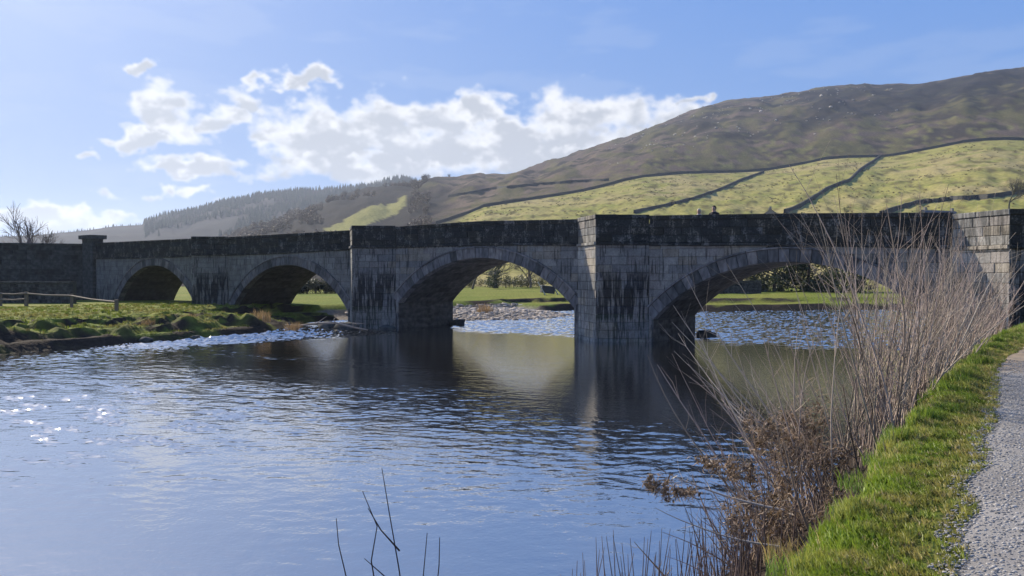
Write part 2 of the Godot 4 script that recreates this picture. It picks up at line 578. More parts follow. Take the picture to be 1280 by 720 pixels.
func steps(stops: Array) -> PackedFloat32Array:
	# [[from, spacing], ..., [end]]
	var o := PackedFloat32Array()
	for i in stops.size() - 1:
		var x: float = stops[i][0]
		while x < stops[i + 1][0] - stops[i][1] * 0.5:
			o.append(x)
			x += stops[i][1]
	o.append(stops[-1][0])
	return o

func ground() -> void:
	var ss := steps([[-3000, 400], [-600, 100], [-100, 12], [-40, 2.0], [-12, 0.7], [2, 0.22], [19, 0.7], [34, 2.0], [45, 0.22], [51, 0.6], [56, 4], [80, 12], [200, 100], [600, 400], [3000]])
	var ts := steps([[-3000, 400], [-600, 100], [-160, 20], [-90, 5], [-60, 1.2], [-4, 0.28], [28, 0.6], [40, 5], [80, 100], [480, 400], [3280]])
	var nu := ss.size()
	var nv := ts.size()
	var p := PackedVector3Array()
	var c := PackedColorArray()
	for t in ts:
		for s in ss:
			var g := ground_at(s, t)
			p.append(at(s, t, g.x))
			var k := nf.get_noise_2d(s * 0.35, t * 0.35)
			var k2 := nf.get_noise_2d(s * 0.06 + 20, t * 0.06)
			var col := Color(0.17, 0.215, 0.032).lerp(Color(0.24, 0.25, 0.05), clampf(0.5 + k2 * 1.2 + k * 0.4, 0, 1))
			var soil := Color(0.05, 0.038, 0.028)
			if g.y < 0.0:
				col = Color(0.06, 0.05, 0.035)
			elif s > 35.0 and t > -40.0:
				col = Color(0.11, 0.15, 0.028).lerp(Color(0.18, 0.18, 0.045), clampf(0.4 + k * 1.4, 0, 1))
				col = soil.lerp(col, smoothstep(1.45, 1.75, g.y + k * 0.3))
			elif t > -4.0:
				var edge := smoothstep(0.8, 2.2, g.y + k * 3.0)
				var slope := absf(ground_at(s + 0.15, t).x - ground_at(s - 0.15, t).x) + absf(ground_at(s, t + 0.15).x - ground_at(s, t - 0.15).x) if g.y < 14.0 and s > -8.0 and t < 40.0 else 0.0
				edge *= 1.0 - smoothstep(0.16, 0.30, slope)   # bare earth where the turf has slipped
				col = soil.lerp(Color(0.12, 0.13, 0.035), clampf(k * 2.5, 0, 1)).lerp(col, edge)
			elif s > 2.0 and s < 24.0 and t > -24.0 and g.x < 0.6:
				col = Color(0.34, 0.29, 0.24).lerp(Color(0.2, 0.17, 0.13), clampf(0.5 + k, 0, 1))
			elif g.y < 0.9 + k * 0.5 or (g.y > 4.6 and g.y < 6.2 and g.x > 0.55 and g.x < 0.93):
				col = soil
			c.append(col)
	var mb := MB.new()
	mb.grid(nu, nv, p, c)
	tag(part("ground", mb, M.earth, self), "", "", "", "structure")

func rough_water(s: float, t: float) -> float:
	# how much the wind and the current ruffle the surface there
	var n := nw.get_noise_2d(s * 0.12, t * 0.1)
	var a := lerpf(0.09, 0.62, smoothstep(15.5, 20.0, t + 2.5 * n))
	a = lerpf(a, 0.32 + 0.14 * nw.get_noise_2d(s * 0.25 + 7.0, t * 0.2), smoothstep(20.5, 25.0, t + 2.0 * n))
	a = lerpf(a, 0.9, 0.9 * exp(-pow((t - 14.2 - 0.6 * nw.get_noise_2d(s * 0.3, 3.0)) / 0.9, 2.0)) * smoothstep(38.0, 30.0, s))
	a = maxf(a, 4.5 * smoothstep(21.0, 17.0, s + 0.15 * (t - 9.0)) * smoothstep(0.0, 4.0, t) * smoothstep(17.0, 10.0, t))
	a = maxf(a, 1.0 * smoothstep(24.0, 19.0, s) * smoothstep(10.0, 14.0, t) * smoothstep(26.0, 20.0, t))
	a = maxf(a, 2.6 * smoothstep(0.5, -3.0, t + 1.2 * nw.get_noise_2d(s * 0.3, 8.0)))
	return a

func water() -> void:
	var ss := steps([[-600, 200], [0, 3], [6, 0.1], [48, 0.5], [52, 10], [300]])
	var ts := steps([[-400, 60], [-100, 4], [-64, 0.4], [-44, 0.22], [-12, 0.2], [14, 0.075], [32, 0.3], [45, 5], [105, 100], [600]])
	var p := PackedVector3Array()
	var c := PackedColorArray()
	for t in ts:
		for s in ss:
			var y := 0.0
			if s > 6.0 and s < 48.0 and t > -64.0 and t < 45.0:
				var a := rough_water(s, t)
				var w1 := nw.get_noise_2d(s * 0.6 + 0.2 * t, t * 0.9)
				var w2 := nw.get_noise_2d(s * 2.0 - 0.4 * t + 30.0, t * 2.6)
				var w3 := nw.get_noise_2d(s * 4.0, t * 4.4 + 60.0)
				var w4 := nw.get_noise_2d(s * 7.0 + 0.8 * t, t * 8.0 + 90.0)
				var paw := smoothstep(0.05, 0.65, nw.get_noise_2d(s * 0.5 + 11.0, t * 1.1 + 5.0)) * exp(-pow((s - 32.0) / 6.0, 2.0) - pow((t - 25.0) / 4.2, 2.0))
				var rif := smoothstep(21.0, 17.0, s + 0.15 * (t - 9.0)) * smoothstep(0.0, 4.0, t) * smoothstep(18.0, 11.0, t)
				y = a * (0.007 * w1 + 0.007 * w2 + 0.0062 * w3 + 0.0035 * w4) + paw * (0.030 * w4 + 0.016 * w3) + rif * (0.05 * w3 + 0.03 * w4)
			p.append(at(s, t, y))
			c.append(Color.WHITE)
	var mb := MB.new()
	mb.grid(ss.size(), ts.size(), p, c)
	tag(part("river_water", mb, M.water, self), "", "", "", "structure")


# ---------------------------------------------------------------- hills
func fell_place(b: float, v: float) -> Vector3:
	# v: 0 at the foot, 1 at the moor wall, 2 at the crest, 3 on the plateau behind
	var crest := table(FELL, b, 1)
	var wall := table(FELL, b, 2)
	var r0 := 150.0
	var rw := 430.0 + 180.0 * smoothstep(-10.0, 25.0, b)
	var rc := 1000.0 + 380.0 * smoothstep(-5.0, 15.0, b)
	var hw := maxf(tan(deg_to_rad(wall)) * rw + 3.0, 0.0)
	var hc := maxf(tan(deg_to_rad(crest)) * rc + 3.0, hw)
	var r := 0.0
	var h := 0.0
	if v <= 1.0:
		r = lerpf(r0, rw, v)
		h = lerpf(0.4, hw, pow(v, 1.12))
		h += v * (1.0 - v) * 4.0 * (0.9 * nf.get_noise_2d(b * 0.5, r * 0.012) + 0.55 * nf.get_noise_2d(b * 2.0, r * 0.05))
	elif v <= 2.0:
		var q := v - 1.0
		r = lerpf(rw, rc, q)
		h = lerpf(hw, hc, 1.0 - pow(1.0 - q, 1.25))
		h += q * (1.0 - q) * 4.0 * (6.0 * nf.get_noise_2d(b * 0.25, r * 0.004) + 1.1 * nf.get_noise_2d(b * 1.2, r * 0.02)) + 0.45 * nf.get_noise_2d(b * 3.0, r * 0.05)
	else:
		r = lerpf(rc, rc + 900.0, v - 2.0)
		h = hc * (1.0 - 0.35 * (v - 2.0)) + 1.2 * nf.get_noise_2d(b * 3.0, r * 0.05)
	return bearing(b, r, h)

func fell_line(points: Array) -> Array:
	# places on the field slope seen at those bearings and elevations
	var o := []
	for i in points.size() - 1:
		for k in 6:
			var b := lerpf(points[i][0], points[i + 1][0], k / 6.0)
			var e := lerpf(points[i][1], points[i + 1][1], k / 6.0)
			var lo := 0.02
			var hi := 2.0
			for n in 22:
				var mid := (lo + hi) / 2
				var q := fell_place(b, mid)
				if rad_to_deg(atan((q.y - 3.03) / Vector2(q.x, q.z).length())) < e: lo = mid
				else: hi = mid
			o.append(fell_place(b, lo))
	return o

func fell() -> void:
	var nb := 300
	var rows := 190
	var p := PackedVector3Array()
	var c := PackedColorArray()
	for j in rows:
		var v := 3.0 * j / (rows - 1)
		if j < 70: v = j / 70.0
		elif j < 160: v = 1.0 + (j - 70) / 90.0
		else: v = 2.0 + (j - 160) / 29.0
		for i in nb:
			var b := lerpf(-30.0, 52.0, float(i) / (nb - 1))
			var q := fell_place(b, v)
			p.append(q)
			var r := Vector2(q.x, q.z).length()
			var k := nf.get_noise_2d(q.x * 0.008, q.z * 0.008)
			var k2 := nf.get_noise_2d(q.x * 0.03 + 50, q.z * 0.03)
			var k3 := nf.get_noise_2d(b * 0.9, r * 0.03)
			var grass := Color(0.38, 0.35, 0.115).lerp(Color(0.45, 0.375, 0.17), clampf(0.45 + k * 1.3, 0, 1)).lerp(Color(0.29, 0.30, 0.085), clampf(k2 * 1.6, 0, 1))
			grass = grass.lerp(Color(0.13, 0.11, 0.055), 0.75 * smoothstep(0.22, 0.42, k3 + 0.3 * k2))
			var moor := Color(0.145, 0.112, 0.092).lerp(Color(0.20, 0.155, 0.115), clampf(0.5 + k * 1.5, 0, 1))
			moor = moor.lerp(Color(0.04, 0.04, 0.036), smoothstep(-0.1, 0.35, k2 + 0.8 * k + (0.35 if v < 1.75 and b > 8 else -0.15)) * 0.85)
			moor = moor.lerp(Color(0.22, 0.19, 0.09), smoothstep(1.3, 1.0, v + 0.5 * k) * smoothstep(0.05, 0.35, k2) * 0.6)
			moor = moor.lerp(Color(0.21, 0.21, 0.08), 0.8 * smoothstep(0.2, 0.34, k3 + 0.2 * k2) * smoothstep(1.35, 1.05, v + 0.3 * k2) * smoothstep(6.0, 9.0, b))
			moor = moor.lerp(Color(0.14, 0.13, 0.06), 0.7 * smoothstep(0.1, 0.35, nf.get_noise_2d(b * 0.35 + 12.0, r * 0.006)))
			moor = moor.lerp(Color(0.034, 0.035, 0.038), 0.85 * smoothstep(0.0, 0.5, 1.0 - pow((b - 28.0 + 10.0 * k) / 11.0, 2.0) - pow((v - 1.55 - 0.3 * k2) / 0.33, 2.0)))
			var m := smoothstep(0.99, 1.01, v)
			var colr := grass.lerp(moor, m)
			# rough grey pasture and woodland floor on the low spur to the left
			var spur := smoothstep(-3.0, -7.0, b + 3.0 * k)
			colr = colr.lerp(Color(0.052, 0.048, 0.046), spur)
			if b > -13.5 and b < -7.6 and v > 0.93 + 0.05 * (b + 13.5) and v < 1.12 + 0.05 * (b + 13.5) + 0.03 * k2:
				colr = Color(0.30, 0.29, 0.11)
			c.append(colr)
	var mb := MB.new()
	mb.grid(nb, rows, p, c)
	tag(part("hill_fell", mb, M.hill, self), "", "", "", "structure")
	# dry-stone walls
	var w1 := []
	for i in 120:
		w1.append(fell_place(lerpf(-5.5, 40.0, i / 119.0), 1.0))
	dry_wall(w1, "dark dry-stone wall between the brown moor and the green fields", 1.7)
	dry_wall(fell_line([[25.0, 7.76], [23.78, 6.94], [23.14, 6.29], [21.90, 5.86], [20.79, 5.15], [19.87, 4.59], [18.89, 4.23]]), "dry-stone wall falling from the moor wall to the parapet behind the shrub tops", 1.5)
	dry_wall(fell_line([[17.68, 7.11], [16.35, 6.67], [14.62, 5.94], [12.92, 5.37], [11.03, 4.95], [8.37, 4.42]]), "dry-stone wall slanting across the fields above the tall pier", 1.35)
	dry_wall(fell_line([[25.03, 3.95], [25.84, 4.23], [27.19, 4.65], [28.33, 4.70], [29.27, 4.81], [30.66, 4.79], [33.01, 5.01], [35.01, 5.08]]), "low dry-stone wall above the farmhouse roof at the far right", 1.5)
	dry_wall(fell_line([[-4.64, 5.66], [-1.05, 6.31], [3.14, 6.65], [5.51, 6.80], [7.29, 6.83]]), "faint wall line along the brown slope above the pale fields", 1.6)
	# boulders on the moor
	var mesh := boulder_mesh(3, M.stone_wall)
	var places := []
	var tints := []
	for i in 420:
		var b := rand(7, 26)
		var q := fell_place(b, rand(1.15, 1.75))
		if nf.get_noise_2d(q.x * 0.01, q.z * 0.01) > -0.02:
			var sz := rand(0.6, 2.6) * (1.0 if rng.randf() < 0.9 else 1.7)
			places.append(Transform3D(Basis.from_euler(Vector3(rand(0, 1), rand(0, 6), 0)).scaled(Vector3(sz, sz * 0.7, sz)), q))
			var k := rand(0.6, 1.5)
			tints.append(Color(k, k, k))
	tag(many("moor_boulders", mesh, places, tints, self), "grey gritstone boulders strewn over the dark moor", "boulders", "", "stuff")
	field_rushes()

func field_rushes() -> void:
	var places := []
	var tints := []
	for i in 5000:
		var b := rand(-4, 37)
		var q := fell_place(b, rand(0.12, 0.98))
		if nf.get_noise_2d(q.x * 0.02 + 15, q.z * 0.02) + rand(-0.25, 0.25) < 0.08: continue
		var sz := rand(0.35, 1.1)
		places.append(Transform3D(Basis.from_euler(Vector3(0, rand(0, 6), 0)).scaled(Vector3(sz * 1.5, sz * 0.7, sz * 1.5)), q - Vector3(0, 0.1, 0)))
		tints.append(Color(0.22, 0.20, 0.07).lerp(Color(0.15, 0.12, 0.06), rng.randf()) * rand(0.8, 1.2))
	tag(many("field_rushes", bush_mesh(23, 40, 0.22), places, tints, self), "rush tussocks dotted over the pale fields of the fell", "rushes", "", "stuff")

func dry_wall(path: Array, label: String, high: float) -> void:
	var o := thing("dry_stone_wall", label, "wall", path[0], 0, "dry-stone walls on the fell")
	var mb := MB.new()
	var rows := []
	for i in path.size():
		var q: Vector3 = path[i] - path[0]
		var d: Vector3 = path[mini(i + 1, path.size() - 1)] - path[maxi(i - 1, 0)]
		var side := Vector3(-d.z, 0, d.x).normalized() * 0.55
		var top := high * (1.0 + 0.12 * nz.get_noise_2d(i * 3.3, high))
		rows.append([q + side - Vector3(0, 1.5, 0), q + side * 0.6 + Vector3(0, top, 0), q - side * 0.6 + Vector3(0, top, 0), q - side - Vector3(0, 1.5, 0)])
	for i in rows.size() - 1:
		var a: Array = rows[i]
		var b: Array = rows[i + 1]
		var side: Vector3 = a[0] - a[3]
		mb.face([a[0], b[0], b[1], a[1]], side)
		mb.face([a[1], b[1], b[2], a[2]], Vector3.UP)
		mb.face([a[2], b[2], b[3], a[3]], -side)
	part("wall_body", mb, M.rubble, o)

func boulder_mesh(seed_: int, m: Material) -> ArrayMesh:
	var mb := MB.new()
	var rows := 5
	var k := 8
	var ids := []
	for j in rows + 1:
		var la := PI * j / rows
		var ring := []
		for i in k:
			var a := TAU * i / k
			var d := Vector3(sin(la) * cos(a), cos(la), sin(la) * sin(a))
			var r := 0.5 * (1.0 + 0.35 * nz.get_noise_3d(d.x * 0.9 + seed_ * 7, d.y * 0.9, d.z * 0.9))
			ring.append(mb.vert(d * r, d))
		ids.append(ring)
		if j:
			for i in k:
				mb.quad(ids[j - 1][i], ids[j - 1][(i + 1) % k], ring[(i + 1) % k], ring[i])
	return mb.mesh(m)

func ridge_place(b: float, v: float) -> Vector3:
	var e := table(RIDGE, b, 1)
	var rc := 1750.0
	var hc := tan(deg_to_rad(e)) * rc + 3.0 - 10.0 * smoothstep(-26.0, -23.0, b) * smoothstep(-8.0, -11.0, b)
	var r := lerpf(900.0, rc, v) if v <= 1.0 else lerpf(rc, rc + 700.0, v - 1.0)
	var h := hc * (pow(v, 0.9) if v <= 1.0 else 1.0 - 0.4 * (v - 1.0))
	h += 6.0 * nf.get_noise_2d(b * 0.3, r * 0.004) * clampf(v * (1.0 - v) * 4.0, 0.0, 1.0)
	return bearing(b, r, h)

func conifer_mesh() -> ArrayMesh:
	var mb := MB.new()
	mb.tube([Vector3(0, 0, 0), Vector3(0, 0.5, 0), Vector3(0, 0.95, 0)], [0.02, 0.015, 0.004], 4, Color(0.4, 0.3, 0.25))
	for k in 7:
		var y := 0.12 + 0.12 * k
		var r := 0.23 * (1.0 - k / 7.5)
		var tip := mb.vert(Vector3(0, y + 0.17, 0), Vector3(0, 1, 0))
		var ring := []
		for i in 9:
			var a := TAU * i / 9 + k
			var rr := r * (1.0 if i % 2 else 0.62)
			ring.append(mb.vert(Vector3(cos(a) * rr, y - 0.04 * (i % 2), sin(a) * rr), Vector3(cos(a), 0.5, sin(a)).normalized()))
		for i in 9: mb.tri(tip, ring[i], ring[(i + 1) % 9])
	return mb.mesh(mat(Color.WHITE, 0.9, 0.2))

func ridge() -> void:
	var nb := 160
	var rows := 40
	var p := PackedVector3Array()
	var c := PackedColorArray()
	for j in rows:
		var v := 1.5 * j / (rows - 1)
		for i in nb:
			var b := lerpf(-70.0, 10.0, float(i) / (nb - 1))
			var q := ridge_place(b, v)
			p.append(q)
			var k := nf.get_noise_2d(q.x * 0.006, q.z * 0.006)
			c.append(Color(0.045, 0.042, 0.04).lerp(Color(0.07, 0.064, 0.056), clampf(0.4 + k * 1.5, 0, 1)))
	var mb := MB.new()
	mb.grid(nb, rows, p, c)
	tag(part("hill_ridge", mb, M.hill, self), "", "", "", "structure")
	var cm := conifer_mesh()
	var places := []
	var tints := []
	for i in 5200:
		var b := rand(-25.0, -5.5)
		var v := rand(0.35, 1.03)
		if i < 420:
			v = rand(0.97, 1.02)
			if i < 90: b = rand(-34.0, -25.0)
		var q := ridge_place(b, v)
		if i >= 420 and nf.get_noise_2d(q.x * 0.004 + 30, q.z * 0.004) < -0.12: continue
		var hh := rand(7, 13) * (1.0 if b > -25.0 else 0.55)
		places.append(Transform3D(Basis.from_euler(Vector3(0, rand(0, 6), 0)).scaled(Vector3(hh * 1.2, hh, hh * 1.2)), q - Vector3(0, 0.6, 0)))
		var k := rand(0.7, 1.3)
		tints.append(Color(0.030 * k, 0.042 * k, 0.024 * k))
	tag(many("conifer_forest", cm, places, tints, self), "hazy conifer plantation along the far left ridge", "forest", "", "stuff")
	# bare broadleaved wood on the low spur
	var bm := bush_mesh(7, 190, 0.09)
	places = []
	tints = []
	for i in 2600:
		var b := rand(-29.0, -6.0)
		var v := rand(0.35, 1.75)
		var q := fell_place(b, v)
		if nf.get_noise_2d(q.x * 0.007 + 80, q.z * 0.007) < -0.15: continue
		if b > -13.6 and b < -7.4 and v > 0.8 and v < 1.5: continue
		var hh := rand(4, 7.5)
		places.append(Transform3D(Basis.from_euler(Vector3(0, rand(0, 6), 0)).scaled(Vector3(hh, hh, hh)), q))
		var k := rand(0.7, 1.3)
		tints.append(Color(0.085 * k, 0.068 * k, 0.058 * k))
	tag(many("bare_woodland", bm, places, tints, self), "bare grey woodland on the low spur below the conifers", "woodland", "", "stuff")

func bush_mesh(seed_: int, count: int, size: float) -> ArrayMesh:
	# a rounded mass of small leaf or twig faces, 1 m high
	var r := RandomNumberGenerator.new()
	r.seed = seed_
	var mb := MB.new()
	mb.tube([Vector3(0, -0.25, 0), Vector3(0.01, 0.2, 0), Vector3(0, 0.6, 0.02)], [0.02, 0.015, 0.006], 4, Color(0.5, 0.42, 0.36))
	for i in count:
		var d := Vector3(r.randfn(), r.randfn(), r.randfn()).normalized()
		var q := Vector3(d.x * 0.45, 0.46 + d.y * 0.5, d.z * 0.45)
		q = Vector3(0, 0.5, 0).lerp(q, pow(r.randf(), 0.45) * (0.85 + 0.3 * nz.get_noise_3d(d.x * 1.6 + seed_, d.y * 1.6, d.z * 1.6)))
		var u := Vector3(r.randfn(), r.randfn(), r.randfn()).normalized() * size
		var w := Vector3(r.randfn(), r.randfn(), r.randfn()).normalized() * size * 0.6
		var k := r.randf_range(0.65, 1.25)
		mb.face([q - u * 0.6, q + w, q + u * 0.7, q - w * 0.8], d, Color(k, k, k))
	return mb.mesh(M.leaf)


# ---------------------------------------------------------------- the bridge
func string_y(s: float) -> float:
	return table([[-30, 4.42], [-8, 4.4], [0, 4.45], [8, 4.48], [16, 4.66], [24, 4.66], [32, 4.45], [40, 4.28], [48, 3.95], [62, 3.45]], s, 1)

func top_y(s: float) -> float:
	return table([[-30, 5.8], [-2, 5.76], [2, 5.74], [14, 5.8], [18, 5.88], [24, 5.95], [30, 5.8], [34, 5.8], [40, 5.62], [46, 5.38], [50, 5.25], [62, 4.8]], s, 1)

func arc(a: Array, grow: float) -> Dictionary:
	var half: float = (a[1] - a[0]) / 2
	var rise: float = a[3] - a[2]
	var r: float = (half * half + rise * rise) / (2 * rise)
	return {"mid": (a[0] + a[1]) / 2, "cy": a[3] - r, "r": r + grow, "th": asin(half / r)}

func arc_point(k: Dictionary, th: float, grow := 0.0) -> Vector2:
	return Vector2(k.mid + sin(th) * (k.r + grow), k.cy + cos(th) * (k.r + grow))

func bridge() -> void:
	var br := thing("stone_bridge", "dark weathered stone bridge with five arches and pointed cutwaters crossing the river", "bridge", ORIGIN, -atan2(SA, CA))
	var face_plane := Transform3D()
	# --- masonry core, a profile extruded across the bridge
	var prof := PackedVector2Array()
	prof.append(Vector2(-18.2, -0.8))
	for s in [-18.2, -8.0, 0.0, 8.0, 16.0, 24.0, 32.0, 40.0, 48.0, 64.0]:
		prof.append(Vector2(s, string_y(s)))
	prof.append(Vector2(64.0, -0.8))
	for i in range(4, -1, -1):
		var a: Array = ARCHES[i]
		var k := arc(a, 0.0)
		prof.append(Vector2(a[1], -0.8))
		for j in 29: prof.append(arc_point(k, lerpf(k.th, -k.th, j / 28.0)))
		prof.append(Vector2(a[0], -0.8))
	var core := MB.new()
	var tris := Geometry2D.triangulate_polygon(prof)
	for side in [0, 1]:
		var z := -0.04 if side == 0 else -DEEP
		var first := core.v.size()
		for q in prof: core.vert(Vector3(q.x, q.y, z), Vector3(0, 0, 1 if side == 0 else -1))
		for i in range(0, tris.size(), 3): core.tri(first + tris[i], first + tris[i + 1], first + tris[i + 2])
	var ccw := not Geometry2D.is_polygon_clockwise(prof)
	for i in prof.size():
		var q := prof[i]
		var q2 := prof[(i + 1) % prof.size()]
		var e := q2 - q
		var out := Vector3(e.y, -e.x, 0) * (1.0 if ccw else -1.0)
		core.face([Vector3(q.x, q.y, -0.04), Vector3(q2.x, q2.y, -0.04), Vector3(q2.x, q2.y, -DEEP), Vector3(q.x, q.y, -DEEP)], out)
	for pk in PIERS:       # cutwater hearts, upstream and downstream
		for side in [1.0, -1.0]:
			var z0 := -0.04 if side > 0 else -DEEP
			var l := Vector3(pk - HALF + 0.06, 0, z0)
			var r := Vector3(pk + HALF - 0.06, 0, z0)
			var nose := Vector3(pk, 0, z0 + side * (NOSE - 0.05))
			var lo := Vector3(0, -0.8, 0)
			var hi := Vector3(0, string_y(pk) - 0.01, 0)
			core.face([l + lo, nose + lo, nose + hi, l + hi], Vector3(-1, 0, side))
			core.face([nose + lo, r + lo, r + hi, nose + hi], Vector3(1, 0, side))
			core.face([l + hi, nose + hi, r + hi], Vector3.UP)
	part("masonry_core", core, M.mortar, br)
	# --- spandrel and cutwater blocks
	var blocks := []       # [distance, plane, polygon, proud, material, offset]
	var eye := Vector3(0, 3.03, 0)
	var bays := [[-18.2, -HALF], [HALF, 16 - HALF], [16 + HALF, 32 - HALF], [32 + HALF, 48 - HALF], [48 + HALF, 64.0]]
	for bi in 5:
		var s0: float = bays[bi][0]
		var s1: float = bays[bi][1]
		var a: Array = ARCHES[bi]
		var k := arc(a, RING + 0.085)
		var reg := PackedVector2Array([Vector2(s0, -0.6), Vector2(s0, string_y(s0))])
		for i in range(1, 10): reg.append(Vector2(lerpf(s0, s1, i / 10.0), string_y(lerpf(s0, s1, i / 10.0))))
		reg.append(Vector2(s1, string_y(s1)))
		reg.append(Vector2(s1, -0.6))
		reg.append(Vector2(a[1], -0.6))
		reg.append(Vector2(a[1], a[2]))
		for j in 31:
			var q := arc_point(k, lerpf(k.th, -k.th, j / 30.0))
			reg.append(Vector2(clampf(q.x, s0 + 0.01, s1 - 0.01), q.y))
		reg.append(Vector2(a[0], a[2]))
		reg.append(Vector2(a[0], -0.6))
		lay_blocks(blocks, face_plane, reg, s0, s1, 0, bi * 3.1, br)
	for pi in 4:
		var pk: float = PIERS[pi]
		for side in [-1, 1]:
			var from := Vector3(pk - HALF, 0, 0) if side < 0 else Vector3(pk, 0, NOSE)
			var to := Vector3(pk, 0, NOSE) if side < 0 else Vector3(pk + HALF, 0, 0)
			var x := (to - from).normalized()
			var plane := Transform3D(Basis(x, Vector3.UP, x.cross(Vector3.UP)), from)
			var len := (to - from).length()
			var hi := string_y(pk)
			lay_blocks(blocks, plane, PackedVector2Array([Vector2(0, -0.6), Vector2(0, hi), Vector2(len, hi), Vector2(len, -0.6)]), 0, len, 3 if side < 0 else 1, pk + side * 1.7, br)  # left faces get the stone with sunlight lightened into its colour
	blocks.sort_custom(func(p, q): return p[0] < q[0])
	var rest := [MB.new(), MB.new(), MB.new(), MB.new()]
	for i in blocks.size():
		var b: Array = blocks[i]
		var off: float = b[5]
		var uv_of := func(q: Vector2): return Vector2((q.x + off) / 8.0, 1.0 - q.y / 4.6)
		if i < 300:
			var mb := MB.new()
			mb.prism(Transform3D(), b[2], -0.12, b[3], 0.014, uv_of)
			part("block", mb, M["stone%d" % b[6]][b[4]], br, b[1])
		else:
			var k := rand(0.75, 1.0)
			rest[b[6]].prism(b[1], b[2], -0.12, b[3], 0.014, uv_of, Color(k, k, k))
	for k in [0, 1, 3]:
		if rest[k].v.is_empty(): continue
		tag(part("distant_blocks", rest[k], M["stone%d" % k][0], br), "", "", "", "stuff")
	# --- arch rings and barrels
	var barrel := MB.new()
	for ai in 5:
		var a: Array = ARCHES[ai]
		var k := arc(a, 0.0)
		var n := int(round(k.r * 2 * k.th / 0.44))
		if n % 2 == 0: n += 1
		for j in n:
			var t0: float = lerpf(-k.th, k.th, float(j) / n) + 0.008 / k.r
			var t1: float = lerpf(-k.th, k.th, (j + 1.0) / n) - 0.008 / k.r
			var tall := RING + rand(-0.012, 0.0)
			var poly := PackedVector2Array([arc_point(k, t0, -0.012), arc_point(k, t0, tall), arc_point(k, t1, tall), arc_point(k, t1, -0.012)])
			var mb := MB.new()
			var kk := rand(0.8, 1.1)
			mb.prism(Transform3D(), poly, -0.45, rand(0.02, 0.045), 0.016, func(q: Vector2): return q / 3.0, Color(kk, kk, kk))
			part("voussoir", mb, M.ring[[0, 1, 1, 2, 2, 3, 4, 4][rng.randi() % 8]], br)
			if j % 3 == 1:
				var hm := MB.new()
				var h0: float = t0 - 2 * k.th / n
				var h1: float = t1 + 2 * k.th / n
				var mid_h := (h0 + h1) / 2
				for hp in [[h0, mid_h], [mid_h, h1]]:
					hm.prism(Transform3D(), PackedVector2Array([arc_point(k, hp[0], RING + 0.004), arc_point(k, hp[0], RING + 0.08), arc_point(k, hp[1], RING + 0.08), arc_point(k, hp[1], RING + 0.004)]), -0.1, 0.075, 0.012, func(q: Vector2): return q / 3.0)
				part("hood_stone", hm, M.ring[rng.randi() % 3], br)
			# barrel courses behind the ring
			var mid := arc_point(k, (t0 + t1) / 2)
			var th: float = (t0 + t1) / 2
			var tangent := Vector3(cos(th), -sin(th), 0)
			var inward := Vector3(-sin(th), -cos(th), 0)
			var plane := Transform3D(Basis(tangent, Vector3(0, 0, -1), inward), Vector3(mid.x, mid.y, -0.46))
			var half: float = k.r * (t1 - t0) / 2
			var z := 0.01
			while z < 4.3:
				var z2 := minf(z + rand(0.7, 1.4), 4.42)
				var c := rand(0.55, 1.15)
				barrel.prism(plane, PackedVector2Array([Vector2(-half, z), Vector2(half, z), Vector2(half, z2 - 0.02), Vector2(-half, z2 - 0.02)]), -0.02, rand(0.004, 0.02), 0.008, func(q: Vector2): return q / 3.0, Color(c, c, c))
				z = z2
		for jamb in [0, 1]:     # pier sides below the springing
			var out := Vector3.RIGHT if jamb == 0 else Vector3.LEFT
			var x := Vector3(0, 0, -1) if jamb == 0 else Vector3(0, 0, 1)
			var plane := Transform3D(Basis(x, Vector3.UP, x.cross(Vector3.UP)), Vector3(a[jamb], 0, -0.04 if jamb == 0 else -DEEP))
			var y := -0.5
			while y < a[2] - 0.1:
				var y2: float = minf(y + rand(0.34, 0.42), a[2])
				var xx := 0.0
				while xx < 4.7:
					var x2 := minf(xx + rand(0.6, 1.3), 4.86)
					var c := rand(0.9, 1.7)
					barrel.prism(plane, PackedVector2Array([Vector2(xx, y), Vector2(x2 - 0.014, y), Vector2(x2 - 0.014, y2 - 0.012), Vector2(xx, y2 - 0.012)]), -0.05, rand(0.01, 0.03), 0.01, func(q: Vector2): return q / 3.0, Color(c, c, c))
					xx = x2
				y = y2
	tag(part("barrel_stones", barrel, M.soffit, br), "", "", "", "stuff")
	# --- string course, parapet and coping along the front: face runs and refuge sides
	var runs := []   # [plane, length, low(x), high(x), near?]
	for bi in 5:
		var s0: float = bays[bi][0]
		var s1: float = bays[bi][1]
		runs.append([Transform3D(Basis(), Vector3(s0, 0, 0)), s1 - s0, func(x): return string_y(s0 + x), func(x): return top_y(s0 + x), 2])
	for pi in 4:
		var pk: float = PIERS[pi]
		var lo := string_y(pk)
		var hi: float = [5.77, 5.93, 5.84, 5.3][pi]
		for side in [-1, 1]:
			var from := Vector3(pk - HALF, 0, 0) if side < 0 else Vector3(pk, 0, NOSE)
			var to := Vector3(pk, 0, NOSE) if side < 0 else Vector3(pk + HALF, 0, 0)
			var x := (to - from).normalized()
			runs.append([Transform3D(Basis(x, Vector3.UP, x.cross(Vector3.UP)), from), (to - from).length(), func(_x): return lo, func(_x): return hi, 3 if side < 0 else 2])  # left refuge sides use the sun-brightened stone colour, right sides the parapet stone
